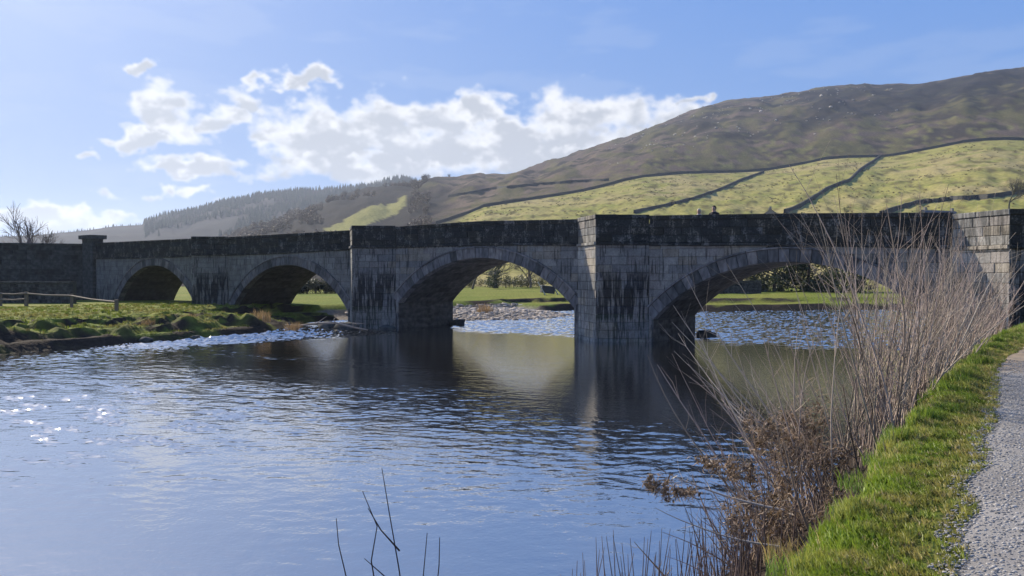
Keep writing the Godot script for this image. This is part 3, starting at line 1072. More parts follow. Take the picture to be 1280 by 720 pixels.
	for r in runs:
		var plane: Transform3D = r[0]
		var len: float = r[1]
		var low: Callable = r[2]
		var high: Callable = r[3]
		var off := rand(0, 8)
		var uv_of := func(q: Vector2): return Vector2((q.x + off) / 8.0, 1.0 - (q.y - 3.4) / 4.6)
		# heart of the parapet
		var heart := MB.new()
		var nseg := int(ceil(len / 2.0))
		for i in nseg:
			var x0 := len * i / nseg
			var x1 := len * (i + 1) / nseg
			heart.prism(plane, PackedVector2Array([Vector2(x0, low.call(x0) - 0.05), Vector2(x1, low.call(x1) - 0.05), Vector2(x1, high.call(x1) - 0.1), Vector2(x0, high.call(x0) - 0.1)]), -0.40, -0.03, 0.0, uv_of)
		part("parapet_core", heart, M.mortar, br)
		var pieces := [["string_course_stone", 0.0, 0.13, 1.15, 0.085, 0], ["parapet_block", 0.0, 0.0, 0.95, 0.0, 3], ["coping_stone", 0.0, 0.0, 1.1, 0.035, 0]]
		for pc in pieces:
			var courses: int = maxi(pc[5], 1)
			for cidx in courses:
				var x := 0.0
				if cidx % 2: x = -0.4
				while x < len - 0.02:
					var x2: float = x + rand(0.75, 1.2) * pc[3]
					if len - x2 < 0.35: x2 = len
					var xa := maxf(x, 0.0) + 0.005
					var xb := minf(x2, len) - 0.005
					x = x2
					if xb - xa < 0.05: continue
					var ya0: float; var ya1: float; var yb0: float; var yb1: float
					if pc[0] == "string_course_stone":
						ya0 = low.call(xa) + 0.003; yb0 = low.call(xb) + 0.003
						ya1 = ya0 + 0.13; yb1 = yb0 + 0.13
					elif pc[0] == "coping_stone":
						ya1 = high.call(xa); yb1 = high.call(xb)
						ya0 = ya1 - 0.19; yb0 = yb1 - 0.19
					else:
						var a0: float = low.call(xa) + 0.14
						var b0: float = low.call(xb) + 0.14
						var ah: float = high.call(xa) - 0.2 - a0
						var bh: float = high.call(xb) - 0.2 - b0
						ya0 = a0 + ah * cidx / 3.0; ya1 = a0 + ah * (cidx + 1) / 3.0 - 0.012
						yb0 = b0 + bh * cidx / 3.0; yb1 = b0 + bh * (cidx + 1) / 3.0 - 0.012
					var mb := MB.new()
					var c := rand(0.75, 1.1)
					var back := -0.43 if pc[0] == "coping_stone" else -0.12
					mb.prism(plane, PackedVector2Array([Vector2(xa, ya0), Vector2(xb, yb0), Vector2(xb, yb1), Vector2(xa, ya1)]), back, pc[4] + rand(-0.006, 0.006), 0.018, uv_of, Color(c, c, c))
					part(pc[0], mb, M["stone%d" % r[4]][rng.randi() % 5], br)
	# far parapet and the road between
	var far := MB.new()
	var road := MB.new()
	for i in 41:
		var x0 := -18.2 + 2.0 * i
		var x1 := x0 + 2.0
		far.prism(Transform3D(), PackedVector2Array([Vector2(x0, string_y(x0) - 0.05), Vector2(x1, string_y(x1) - 0.05), Vector2(x1, top_y(x1) - 0.05), Vector2(x0, top_y(x0) - 0.05)]), -DEEP + 0.003, -DEEP + 0.4, 0.0, func(q: Vector2): return Vector2(q.x / 8.0, 1.0 - (q.y - 3.4) / 4.6))
		road.face([Vector3(x0, string_y(x0) + 0.08, -0.41), Vector3(x1, string_y(x1) + 0.08, -0.41), Vector3(x1, string_y(x1) + 0.08, -DEEP + 0.41), Vector3(x0, string_y(x0) + 0.08, -DEEP + 0.41)], Vector3.UP)
	part("far_parapet", far, M.stone2[0], br)
	part("road_deck", road, mat(lin(0.06, 0.06, 0.06)), br)
	# square pier with a cap at the left end
	var pil := MB.new()
	pil.box(Transform3D(), Vector3(-17.95, -0.5, -0.6), Vector3(-16.25, 6.1, 0.3))
	part("end_pier", pil, M.rubble, br)
	var cap := MB.new()
	cap.box(Transform3D(), Vector3(-18.15, 6.102, -0.8), Vector3(-16.05, 6.42, 0.5))
	part("pier_cap", cap, M.rubble, br)

func lay_blocks(blocks: Array, plane: Transform3D, reg: PackedVector2Array, x0: float, x1: float, kind: int, off: float, br: Node3D) -> void:
	var y := -0.55
	var row := 0
	while y < 5.0:
		var y2 := y + rand(0.33, 0.41)
		var x := x0 - rand(0.0, 0.6)
		while x < x1:
			var x2 := x + rand(0.6, 1.25)
			var rect := PackedVector2Array([Vector2(x + 0.006, y + 0.005), Vector2(x2 - 0.006, y + 0.005), Vector2(x2 - 0.006, y2 - 0.005), Vector2(x + 0.006, y2 - 0.005)])
			x = x2
			for poly in Geometry2D.intersect_polygons(rect, reg):
				var area := 0.0
				for i in poly.size(): area += poly[i].cross(poly[(i + 1) % poly.size()])
				if absf(area) < 0.03: continue
				var mid := Vector2.ZERO
				for q in poly: mid += q
				mid /= poly.size()
				if mid.y < -0.2: continue
				var place: Vector3 = br.transform * (plane * Vector3(mid.x, mid.y, 0))
				var out: Vector3 = br.transform.basis * plane.basis.z
				var d := place.distance_to(Vector3(0, 3, 0))
				if out.dot(Vector3(0, 3, 0) - place) < 0.0 or place.x / -place.z > 0.66: d += 1000.0
				blocks.append([d, plane, poly, rand(-0.006, 0.014), rng.randi() % 5, off, kind])
		y = y2
		row += 1


# ---------------------------------------------------------------- left bank
func rubble_wall(o: Node3D, from: Vector3, to: Vector3, low: float, high: float, thick: float, stone: float, name_: String) -> void:
	# a wall of rough stones with a coping; from and to are in the frame of o
	var x := (to - from)
	var len := x.length()
	x = x.normalized()
	var plane := Transform3D(Basis(x, Vector3.UP, x.cross(Vector3.UP)), from)
	var core := MB.new()
	core.box(plane, Vector3(0, low, -thick), Vector3(len, high - 0.05, -0.03))
	part("wall_core", core, M.mortar, o)
	var mb := MB.new()
	var y := low
	while y < high - 0.2:
		var y2 := minf(y + stone * rand(0.35, 0.6), high - 0.16)
		var xx := 0.0
		while xx < len:
			var x2 := minf(xx + stone * rand(0.6, 1.4), len)
			if x2 - xx > 0.06:
				var c := rand(0.5, 1.3)
				mb.prism(plane, PackedVector2Array([Vector2(xx + 0.008, y), Vector2(x2 - 0.008, y), Vector2(x2 - 0.008, y2 - 0.015), Vector2(xx + 0.008, y2 - 0.015)]), -0.08, rand(-0.01, 0.03), 0.02, func(q: Vector2): return q, Color(c, c, c))
			xx = x2
		y = y2
	tag(part(name_, mb, M.rubble, o), "", "", "", "stuff")
	var xx := 0.0
	while xx < len - 0.05:
		var x2 := minf(xx + rand(0.7, 1.1), len)
		var cs := MB.new()
		var c := rand(1.2, 2.2)
		cs.prism(plane, PackedVector2Array([Vector2(xx + 0.006, high - 0.14), Vector2(x2 - 0.006, high - 0.14), Vector2(x2 - 0.006, high), Vector2(xx + 0.006, high)]), -thick - 0.05, 0.06, 0.02, func(q: Vector2): return q, Color(c, c, c))
		part("coping_stone", cs, M.rubble, o)
		xx = x2

func left_side() -> void:
	var a := at(-18.2, 0.1)
	var wing := thing("wing_wall", "dark high stone wall running left from the capped end pier of the bridge", "wall", a)
	rubble_wall(wing, Vector3(-14.0, 0, 5.0), Vector3(0, 0, 0), 0.3, 5.75, 0.5, 0.8, "wall_stones")
	var lowp := Vector3(-38.5, 0, -58.5)
	var lw := thing("low_wall", "low stone wall with a sunlit coping in front of the high wall", "wall", lowp)
	rubble_wall(lw, Vector3(-3, 0, -0.3), Vector3(6.2, 0, 0.6), 0.4, 2.62, 0.45, 0.55, "wall_stones")
	# fence on the bank
	var f := thing("wooden_fence", "weathered post and rail fence on the left bank", "fence", Vector3(-28.3, 0, -51.0))
	var posts := [[-36.5, -53.2, 1.0], [-34.4, -53.0, 0.95], [-32.5, -52.7, 0.98], [-28.3, -50.6, 0.88], [-22.3, -44.4, 0.68]]
	var tops := []
	for i in posts.size():
		var q := Vector3(posts[i][0], 0, posts[i][1])
		var k := st(q)
		q.y = ground_y(k.x, k.y) - 0.15
		var l := q - f.position
		var mb := MB.new()
		mb.box(Transform3D(Basis.from_euler(Vector3(rand(-0.03, 0.03), rand(0, 1), rand(-0.03, 0.03))), l), Vector3(-0.09, 0, -0.09), Vector3(0.09, posts[i][2] + 0.15, 0.09))
		part("post", mb, M.wood, f)
		tops.append(l + Vector3(0, posts[i][2] + 0.02, 0))
	for i in posts.size() - 1:
		for h in [0.0, -0.38]:
			if h < 0 and i > 1: continue
			var mb := MB.new()
			mb.tube([tops[i] + Vector3(0, h, 0.1), (tops[i] + tops[i + 1]) / 2 + Vector3(0, h - 0.05, 0.1), tops[i + 1] + Vector3(0, h, 0.1)], [0.055, 0.05, 0.055], 5, Color(1.6, 1.55, 1.5), true)
			part("rail", mb, M.wood, f)
	# tufts of turf on the bank
	var tuft := tuft_mesh(9, 11, 0.5)
	var places := []
	var tints := []
	for i in 14000:
		var s := rand(-6, 18)
		var t := rand(-1, 27)
		var g := ground_at(s, t)
		if g.y < 0.5 or (g.y > 11.0 and rng.randf() < 0.6): continue
		var k := nf.get_noise_2d(s * 0.35, t * 0.35)
		if g.y < 2.0 and k + rand(-0.2, 0.2) < -0.05: continue
		if absf(ground_y(s + 0.15, t) - ground_y(s - 0.15, t)) + absf(ground_y(s, t + 0.15) - ground_y(s, t - 0.15)) > 0.2: continue
		var sz := rand(0.05, 0.14)
		places.append(Transform3D(Basis.from_euler(Vector3(0, rand(0, 6), 0)).scaled(Vector3(sz * 1.4 + 0.08, sz, sz * 1.4 + 0.08)), at(s, t, g.x - 0.01)))
		var dry := smoothstep(-0.15, 0.45, nf.get_noise_2d(s * 0.2 + 60, t * 0.2) + rand(-0.15, 0.15))
		tints.append(Color(0.19, 0.25, 0.035).lerp(Color(0.34, 0.30, 0.12), dry) * rand(0.75, 1.15))
	tag(many("bank_turf", tuft, places, tints, self), "rough turf on the lumpy left bank", "grass", "", "stuff")
	# dead grass clumps by the water
	for q in [[13.2, 5.8, 0.75, "tan dead grass clump at the point beside the second arch"], [11.8, 9.0, 0.5, "low tan dead grass patch near the fence end of the left bank"], [12.8, 12.0, 0.45, "pale dead grass at the water's edge of the left bank"], [14.0, -13.5, 0.8, "tan tussock on the shingle seen through the middle arch"], [14.5, 4.6, 0.6, "brown dead grass tuft against the foot of the left bank point"]]:
		grass_clump(at(q[0], q[1], maxf(ground_y(q[0], q[1]), 0.0) - 0.03), q[2], q[3], Color(0.36, 0.25, 0.15), "dead grass clumps by the river")
	grass_clump(at(17.9, 22.6, 0.0), 0.5, "bright green grass tuft at the left edge of the water", Color(0.14, 0.24, 0.03), "", 1.9)
	grass_clump(at(17.6, 23.6, 0.0), 0.5, "fresh green tuft leaning over the water behind the leftmost tuft", Color(0.13, 0.22, 0.03), "", 1.9)
	# stones along the foot of the bank and the piers
	var k := 0
	for q in [[15.3, 13.6, 0.7, "dark boulder at the foot of the left bank"], [15.5, 11.2, 0.5, "smaller dark stone at the foot of the left bank"], [18.7, -4.7, 1.1, "dark rock at the upstream corner of the second pier"], [34.8, -4.6, 1.0, "mossy rock behind the tall pier at the waterline"], [16.6, 2.6, 1.5, "flat dark rock at the nose of the second pier"], [14.6, 2.2, 1.1, "weedy rock left of the second pier's nose"], [18.6, 1.4, 0.9, "low rock below the second pier's right face"], [13.2, 3.2, 0.7, "small rock beside the pale driftwood"]]:
		var sz: float = q[2]
		var mb := boulder_mesh(20 + k, M.rubble)
		var o := part_of("rock", mb, self, Transform3D(Basis.from_euler(Vector3(0.1, k * 1.3, 0.05)).scaled(Vector3(sz, sz * 0.55, sz * 0.8)), at(q[0], q[1], 0.06)))
		tag(o, q[3], "rock", "rocks along the waterline")
		k += 1
	# driftwood against the second pier
	var lg := thing("driftwood_log", "pale bent driftwood log stranded at the foot of the second pier", "driftwood", at(14.8, 3.6, 0.0))
	var lm := MB.new()
	var d0 := at(14.8, 3.6)
	var path := []
	for q in [[11.6, 3.0, 0.12], [12.8, 3.5, 0.22], [14.0, 3.9, 0.2], [15.4, 3.7, 0.38], [16.6, 3.4, 0.45], [17.6, 3.0, 0.22], [18.4, 2.7, 0.08]]:
		path.append(at(q[0], q[1], q[2]) - d0)
	lm.tube(path, [0.02, 0.04, 0.055, 0.06, 0.055, 0.045, 0.03], 7, Color(0.22, 0.195, 0.17), true)
	part("trunk", lm, M.bark, lg)
	for i in 5:
		var b := MB.new()
		var q: Vector3 = path[1 + i]
		b.tube([q, q + Vector3(rand(-0.3, 0.3), rand(0.1, 0.3), rand(0, 0.3)), q + Vector3(rand(-0.7, 0.7), rand(0.1, 0.5), rand(0, 0.5))], [0.035, 0.025, 0.01], 5, Color(0.26, 0.23, 0.2))
		part("branch", b, M.bark, lg)

func tuft_mesh(seed_: int, blades: int, lean: float) -> ArrayMesh:
	# a tuft 1 m high
	var r := RandomNumberGenerator.new()
	r.seed = seed_
	var mb := MB.new()
	for i in blades:
		blade(mb, r, Vector3(r.randf_range(-0.35, 0.35), 0, r.randf_range(-0.35, 0.35)), r.randf_range(0.6, 1.05), lean, 0.055, Color.WHITE * r.randf_range(0.75, 1.2))
	return mb.mesh(M.leaf)

func blade(mb: MB, r: RandomNumberGenerator, base: Vector3, tall: float, lean: float, wide: float, c: Color) -> void:
	var a := r.randf() * TAU
	var out := Vector3(cos(a), 0, sin(a))
	var side := Vector3(-out.z, 0, out.x) * wide
	var l := lean * r.randf_range(0.3, 1.3) * tall
	var p1 := base + Vector3(0, tall * 0.55, 0) + out * l * 0.3
	var p2 := base + Vector3(0, tall * 0.95, 0) + out * l
	var nn := (out + Vector3(0, 0.35, 0)).normalized()
	var i0 := mb.vert(base - side, nn, c)
	var i1 := mb.vert(base + side, nn, c)
	var i2 := mb.vert(p1 + side * 0.75, nn, c)
	var i3 := mb.vert(p1 - side * 0.75, nn, c)
	var i4 := mb.vert(p2, nn, c)
	mb.quad(i0, i1, i2, i3)
	mb.tri(i3, i2, i4)

func grass_clump(where: Vector3, size: float, label: String, c: Color, group := "", spread := 1.0) -> void:
	var mb := MB.new()
	for i in 170:
		var a := rand(0, TAU)
		var r := sqrt(rng.randf()) * size * 0.75 * spread
		blade(mb, rng, Vector3(cos(a) * r, 0, sin(a) * r), size * rand(0.5, 1.1), 0.55, size * 0.022, c * rand(0.7, 1.25))
	var o := thing("grass_clump", label, "grass", where, 0, group)
	part("blades", mb, M.leaf, o)


# ---------------------------------------------------------------- beyond the bridge
func bare_tree(label: String, where: Vector3, high: float, seed_: int, tint: Color, lean := Vector3.ZERO, group := "bare trees beyond the bridge", ivy := false, depth := 5) -> void:
	var r := RandomNumberGenerator.new()
	r.seed = seed_
	var o := thing("bare_tree", label, "tree", where, 0, group)
	var trunk := MB.new()
	var crown := MB.new()
	grow(trunk, crown, r, Vector3(0, -0.2, 0), (Vector3.UP + lean * 0.6).normalized(), high * 0.26, high * 0.028, 0, depth, tint, lean)
	part("trunk", trunk, M.bark, o)
	part("crown", crown, M.bark, o)
	if ivy:
		var lf := MB.new()
		for i in 900:
			var y := r.randf_range(0.0, high * 0.62)
			var rad := high * 0.085 * (0.6 + 0.8 * sin(PI * clampf(y / (high * 0.66), 0, 1)))
			var a := r.randf() * TAU
			var q := Vector3(cos(a) * rad * r.randf_range(0.3, 1.2), y, sin(a) * rad * r.randf_range(0.3, 1.2)) + lean * y * 0.5
			var u := Vector3(r.randfn(), r.randfn(), r.randfn()) * high * 0.014
			var w := Vector3(r.randfn(), r.randfn(), r.randfn()) * high * 0.014
			lf.face([q - u, q + w, q + u], Vector3(cos(a), 0.3, sin(a)), Color(0.035, 0.05, 0.02) * r.randf_range(0.7, 1.3))
		part("ivy", lf, M.leaf, o)

func grow(trunk: MB, crown: MB, r: RandomNumberGenerator, p: Vector3, d: Vector3, len: float, rad: float, level: int, depth: int, tint: Color, lean: Vector3) -> void:
	var bend := Vector3(r.randfn(), r.randfn(), r.randfn()) * 0.12 + lean * 0.12
	var m := p + d * len * 0.5
	var d2 := (d + bend).normalized()
	var e := m + d2 * len * 0.5
	var c := tint * r.randf_range(0.8, 1.2)
	(trunk if level < 2 else crown).tube([p, m, e], [rad, rad * 0.84, rad * 0.7], 6 if level < 2 else (4 if level < 4 else 3), c)
	if level >= depth: return
	var n := 3 if level < 1 else (4 if level < depth - 1 else 5)
	for i in n:
		var q := e if i < 2 else p.lerp(e, r.randf_range(0.35, 0.95))
		var sp := r.randf_range(0.4, 0.95) if i else r.randf_range(0.1, 0.4)
		var ax := Vector3(r.randfn(), r.randfn(), r.randfn())
		ax = (ax - d2 * ax.dot(d2)).normalized()
		var nd := (d2 + ax * sp + Vector3.UP * 0.12 + lean * 0.2).normalized()
		grow(trunk, crown, r, q, nd, len * r.randf_range(0.62, 0.86), rad * r.randf_range(0.45, 0.66), level + 1, depth, tint, lean)

func evergreen(label: String, where: Vector3, high: float, wide: float, seed_: int, tint: Color) -> void:
	var r := RandomNumberGenerator.new()
	r.seed = seed_
	var o := thing("evergreen_tree", label, "tree", where, 0, "dark trees behind the arch nearest the shrub")
	var tr := MB.new()
	tr.tube([Vector3(0, -0.3, 0), Vector3(0.1, high * 0.4, 0), Vector3(0, high * 0.85, 0.1)], [high * 0.03, high * 0.02, high * 0.006], 6, Color(0.08, 0.06, 0.05))
	for i in 14:
		var y := high * r.randf_range(0.2, 0.8)
		var a := r.randf() * TAU
		tr.tube([Vector3(0, y, 0), Vector3(cos(a), 0.25, sin(a)) * wide * 0.35 + Vector3(0, y, 0)], [high * 0.01, high * 0.003], 4, Color(0.08, 0.06, 0.05))
	part("trunk", tr, M.bark, o)
	var cr := MB.new()
	for i in 90:
		var y := r.randf_range(-0.02, 0.97)
		var prof := pow(sin(PI * (0.22 + 0.78 * clampf(y, 0, 1))), 0.6)
		var a := r.randf() * TAU
		var q := Vector3(cos(a), 0, sin(a)) * wide * 0.5 * prof * r.randf_range(0.5, 1.05) + Vector3(0, y * high, 0)
		var cl := high * r.randf_range(0.05, 0.1)
		var k := r.randf_range(0.6, 1.4)
		for j in 42:
			var d := Vector3(r.randfn(), r.randfn() * 0.7, r.randfn()) * cl * 0.7
			var u := Vector3(r.randfn(), r.randfn(), r.randfn()).normalized() * high * 0.026
			var w := Vector3(r.randfn(), r.randfn(), r.randfn()).normalized() * high * 0.018
			cr.face([q + d - u, q + d + w, q + d + u, q + d - w], d + Vector3(0, 0.01, 0), tint * k * r.randf_range(0.7, 1.3))
	part("crown", cr, M.leaf, o)

func house(label: String, where: Vector3, turn: float, long: float, deep: float, eaves: float, wall_m: Material) -> void:
	var o := thing("farmhouse", label, "house", where, turn, "houses beyond the bridge")
	var w := MB.new()
	w.box(Transform3D(), Vector3(-long / 2, -1, -deep / 2), Vector3(long / 2, eaves, deep / 2))
	var top := eaves + deep * 0.38
	for s in [-1.0, 1.0]:
		w.face([Vector3(s * long / 2, eaves, -deep / 2), Vector3(s * long / 2, eaves, deep / 2), Vector3(s * long / 2, top, 0)], Vector3(s, 0, 0))
	part("wall", w, wall_m, o)
	var rf := MB.new()
	for s in [-1.0, 1.0]:
		var a := Vector3(-long / 2 - 0.3, top + 0.05, 0)
		var b := Vector3(long / 2 + 0.3, top + 0.05, 0)
		var c := Vector3(long / 2 + 0.3, eaves - 0.1, s * (deep / 2 + 0.3))
		var d := Vector3(-long / 2 - 0.3, eaves - 0.1, s * (deep / 2 + 0.3))
		rf.face([a, b, c, d], Vector3(0, 1, s))
		var dn := Vector3(0, -0.15, 0)
		rf.face([d, c, c + dn, d + dn], Vector3(0, 0, s))
	var roof := part("roof", rf, M.slate, o)
	for s in [-1.0, 1.0]:
		var ch := MB.new()
		ch.box(Transform3D(), Vector3(s * long * 0.42 - 0.4, top - 0.4, -0.35), Vector3(s * long * 0.42 + 0.4, top + 0.9, 0.35))
		part("chimney", ch, wall_m, roof)
	for i in 3:
		for j in 2:
			var wn := MB.new()
			var x := long * (-0.3 + 0.3 * i)
			var y := eaves * (0.2 + 0.45 * j)
			wn.box(Transform3D(), Vector3(x - 0.45, y, deep / 2 - 0.05), Vector3(x + 0.45, y + eaves * 0.24, deep / 2 + 0.03))
			part("window", wn, M.glass, o)

func meadow_place(b: float, r: float) -> Vector3:
	var q := bearing(b, r)
	var k := st(q)
	q.y = ground_y(k.x, k.y)
	return q

func far_side() -> void:
	bare_tree("bare tree clad in dark ivy seen through the middle arch", meadow_place(-1.25, 136), 9.5, 3, Color(0.12, 0.11, 0.10), Vector3.ZERO, "bare trees beyond the bridge", true)
	bare_tree("wide spreading bare tree at the right of the middle arch opening", meadow_place(1.35, 138), 9.0, 8, Color(0.14, 0.12, 0.10))
	bare_tree("forked bare tree at the left edge of the middle arch opening", meadow_place(-2.9, 128), 7.0, 12, Color(0.11, 0.1, 0.09), Vector3(0.5, 0, 0))
	bare_tree("wind-bent bare tree showing above the high wall at far left", Vector3(-45.2, 0.8, -74.0), 10.4, 5, Color(0.15, 0.12, 0.11), Vector3(-0.22, 0.1, 0), "", false, 5)
	bare_tree("round bare tree above the parapet at the right edge", fell_place(32.2, 0.28), 12.0, 9, Color(0.13, 0.12, 0.08), Vector3.ZERO, "")
	bare_tree("lone tiny tree on the skyline left of the brown fell", fell_place(-4.55, 2.0), 10.0, 14, Color(0.06, 0.06, 0.05), Vector3.ZERO, "", true, 4)
	# scrub along the foot of the slope behind the meadow
	var bm := bush_mesh(17, 260, 0.07)
	var places := []
	var tints := []
	for i in 260:
		var b := rand(-9, 24)
		var q := meadow_place(b, rand(139, 152))
		if i > 150: q = fell_place(b, rand(0.03, 0.4))
		if i <= 150 and b > 9.0 and b < 12.0: continue
		var sz := rand(1.0, 2.6) if i < 150 else rand(0.8, 1.8)
		places.append(Transform3D(Basis.from_euler(Vector3(0, rand(0, 6), 0)).scaled(Vector3(sz * 1.3, sz, sz * 1.3)), q))
		tints.append(Color(0.12, 0.11, 0.05).lerp(Color(0.075, 0.09, 0.035), rng.randf()) * rand(0.6, 1.2))
	tag(many("hedge_scrub", bm, places, tints, self), "scrubby hedge along the far side of the meadow", "hedge", "", "stuff")
	# dark trees behind the fourth arch
	var e := [[14.3, 112.0, 7.0, 6.0, "tall dark evergreen behind the low field wall"], [16.2, 118.0, 10.0, 8.0, "broad dark evergreen in the middle of the shrub-side arch opening"], [18.4, 113.0, 9.0, 7.5, "dark evergreen half hidden by the shrub's left branches"], [20.6, 116.0, 10.0, 8.0, "dark evergreen farthest right under the arch"], [12.6, 117.0, 6.5, 6.5, "smaller olive evergreen at the left of the shrub-side arch opening"], [22.8, 110.0, 9.0, 8.0, "dark evergreen behind the dense shrub stems"]]
	for i in e.size():
		evergreen(e[i][4], meadow_place(e[i][0], e[i][1]), e[i][2], e[i][3], 60 + i, Color(0.045, 0.06, 0.025) if i != 4 else Color(0.09, 0.095, 0.035))
	var wp := meadow_place(16.0, 98.0)
	var fw := thing("field_wall", "dark field wall with a pale coping under the shrub-side arch", "wall", wp)
	rubble_wall(fw, Vector3(-5.5, -0.4, 0.6), Vector3(3.0, -0.4, -0.6), 0.0, 1.9, 0.4, 0.6, "wall_stones")
	for q in [[-13.0, 205.0, "pale-walled house glimpsed through the second arch", 0.4], [-14.2, 215.0, "second pale house left of the first through the second arch", -0.3]]:
		house(q[2], bearing(q[0], q[1], 1.0), q[3], 9.0, 6.0, 4.2, M.white_wall)
	var hedge := []
	var ht := []
	for i in 120:
		var q := meadow_place(rand(-17.5, -11.0), rand(96, 99))
		var sz := rand(1.5, 2.2)
		hedge.append(Transform3D(Basis.from_euler(Vector3(0, rand(0, 6), 0)).scaled(Vector3(sz, sz, sz)), q))
		ht.append(Color(0.05, 0.055, 0.03) * rand(0.6, 1.2))
	tag(many("dark_hedge", bm, hedge, ht, self), "dark hedge across the meadow behind the second arch", "hedge", "", "stuff")
	house("twin-gabled farmhouse roof just above the parapet", fell_place(18.1, 0.30) + Vector3(0, -0.5, 0), 1.3, 8.0, 6.0, 3.0, M.stone_wall)
	house("grey farmhouse roof with chimneys behind the shrub tops", fell_place(28.4, 0.27) + Vector3(0, -6.0, 0), 0.35, 13.0, 7.0, 5.0, M.stone_wall)
	# the tipped feeder on the meadow
	var fp := meadow_place(2.55, 88.0)
	var tf := thing("tipped_feeder", "dark tipped feed trough between two slanting white posts on the meadow", "feeder", fp, 0.2)
	var tb := MB.new()
	tb.box(Transform3D(Basis.from_euler(Vector3(0, 0, -0.12)), Vector3(0, 0.1, 0)), Vector3(-0.75, 0.1, -0.4), Vector3(0.75, 0.85, 0.4))
	part("trough", tb, mat(lin(0.05, 0.05, 0.055), 0.7), tf)
	var lip := MB.new()
	lip.box(Transform3D(Basis.from_euler(Vector3(0, 0, -0.12)), Vector3(0, 0.1, 0)), Vector3(-0.8, 0.853, -0.44), Vector3(0.8, 0.93, 0.44))
	part("rim", lip, mat(lin(0.2, 0.2, 0.2), 0.6), tf)
	for pst in [[Vector3(-1.2, 1.45, 0.5), Vector3(-0.35, 0.0, 0.6)], [Vector3(0.35, 1.5, 0.1), Vector3(1.2, 0.05, 0.2)]]:
		var mb := MB.new()
		mb.tube([pst[0], pst[1]], [0.07, 0.07], 6, Color.WHITE, true)
		part("post", mb, M.pale_wood, tf)
	# shingle
	var sm := boulder_mesh(31, mat(Color.WHITE, 0.9, 0.3))
	places = []
	tints = []
	for i in 5200:
		var s := rand(7, 20)
		var t := rand(-24, -6)
		var g := ground_at(s, t)
		if g.y < -0.2 or g.x > 0.6: continue
		var sz := rand(0.08, 0.3) * (1.0 if rng.randf() < 0.93 else 1.9)
		places.append(Transform3D(Basis.from_euler(Vector3(0, rand(0, 6), 0)).scaled(Vector3(sz * 1.2, sz * 0.6, sz)), at(s, t, g.x)))
		tints.append(Color(0.36, 0.31, 0.26) * rand(0.5, 1.35))
	tag(many("shingle", sm, places, tints, self), "pale shingle bar seen through the middle arch", "shingle", "", "stuff")
	# two walkers on the bridge, seen over the parapet
	walker("person with pale hair walking on the bridge, seen over the parapet", at(35.6, -1.7, string_y(35.6) + 0.09), 1.66, Color(0.35, 0.33, 0.3), Color(0.5, 0.43, 0.32))
	walker("person with dark hair and a dark coat on the bridge above the tall pier", at(36.4, -1.5, string_y(36.4) + 0.09), 1.76, Color(0.03, 0.03, 0.035), Color(0.03, 0.022, 0.018))

func walker(label: String, where: Vector3, tall: float, coat: Color, hair: Color) -> void:
	var o := thing("person", label, "person", where, -0.6, "people on the bridge")
	var k := tall / 1.75
	# joints: a, b, radius at a, radius at b
	var bones := [[Vector3(0, 0.95, 0), Vector3(0, 1.38, 0), 0.14, 0.16], [Vector3(0, 1.42, 0), Vector3(0, 1.54, 0.01), 0.06, 0.055], [Vector3(0, 1.62, 0.02), Vector3(0, 1.67, 0.02), 0.085, 0.085], [Vector3(-0.17, 1.4, 0), Vector3(0.17, 1.4, 0), 0.065, 0.065]]
	for s in [-1.0, 1.0]:
		bones.append([Vector3(0.085 * s, 0.95, 0), Vector3(0.09 * s, 0.5, 0.10 * s), 0.09, 0.06])
		bones.append([Vector3(0.09 * s, 0.5, 0.10 * s), Vector3(0.09 * s, 0.08, 0.05 * s - 0.05), 0.058, 0.04])
		bones.append([Vector3(0.09 * s, 0.05, 0.05 * s - 0.05), Vector3(0.1 * s, 0.045, 0.05 * s + 0.12), 0.045, 0.04])
		bones.append([Vector3(0.19 * s, 1.38, 0), Vector3(0.23 * s, 1.1, -0.06 * s), 0.055, 0.045])
		bones.append([Vector3(0.23 * s, 1.1, -0.06 * s), Vector3(0.22 * s, 0.85, 0.04), 0.042, 0.032])
	part("body", nets(bones, k, 0.035, func(p: Vector3): return Color(0.42, 0.27, 0.2) if p.y > 1.5 * k else (coat if p.y > 0.8 * k else Color(0.04, 0.045, 0.06))), mat(Color.WHITE, 0.85), o)
	part("hair", nets([[Vector3(0, 1.655, -0.02), Vector3(0, 1.70, -0.005), 0.1, 0.093]], k, 0.02, func(_p: Vector3): return hair), mat(Color.WHITE, 0.7), o)

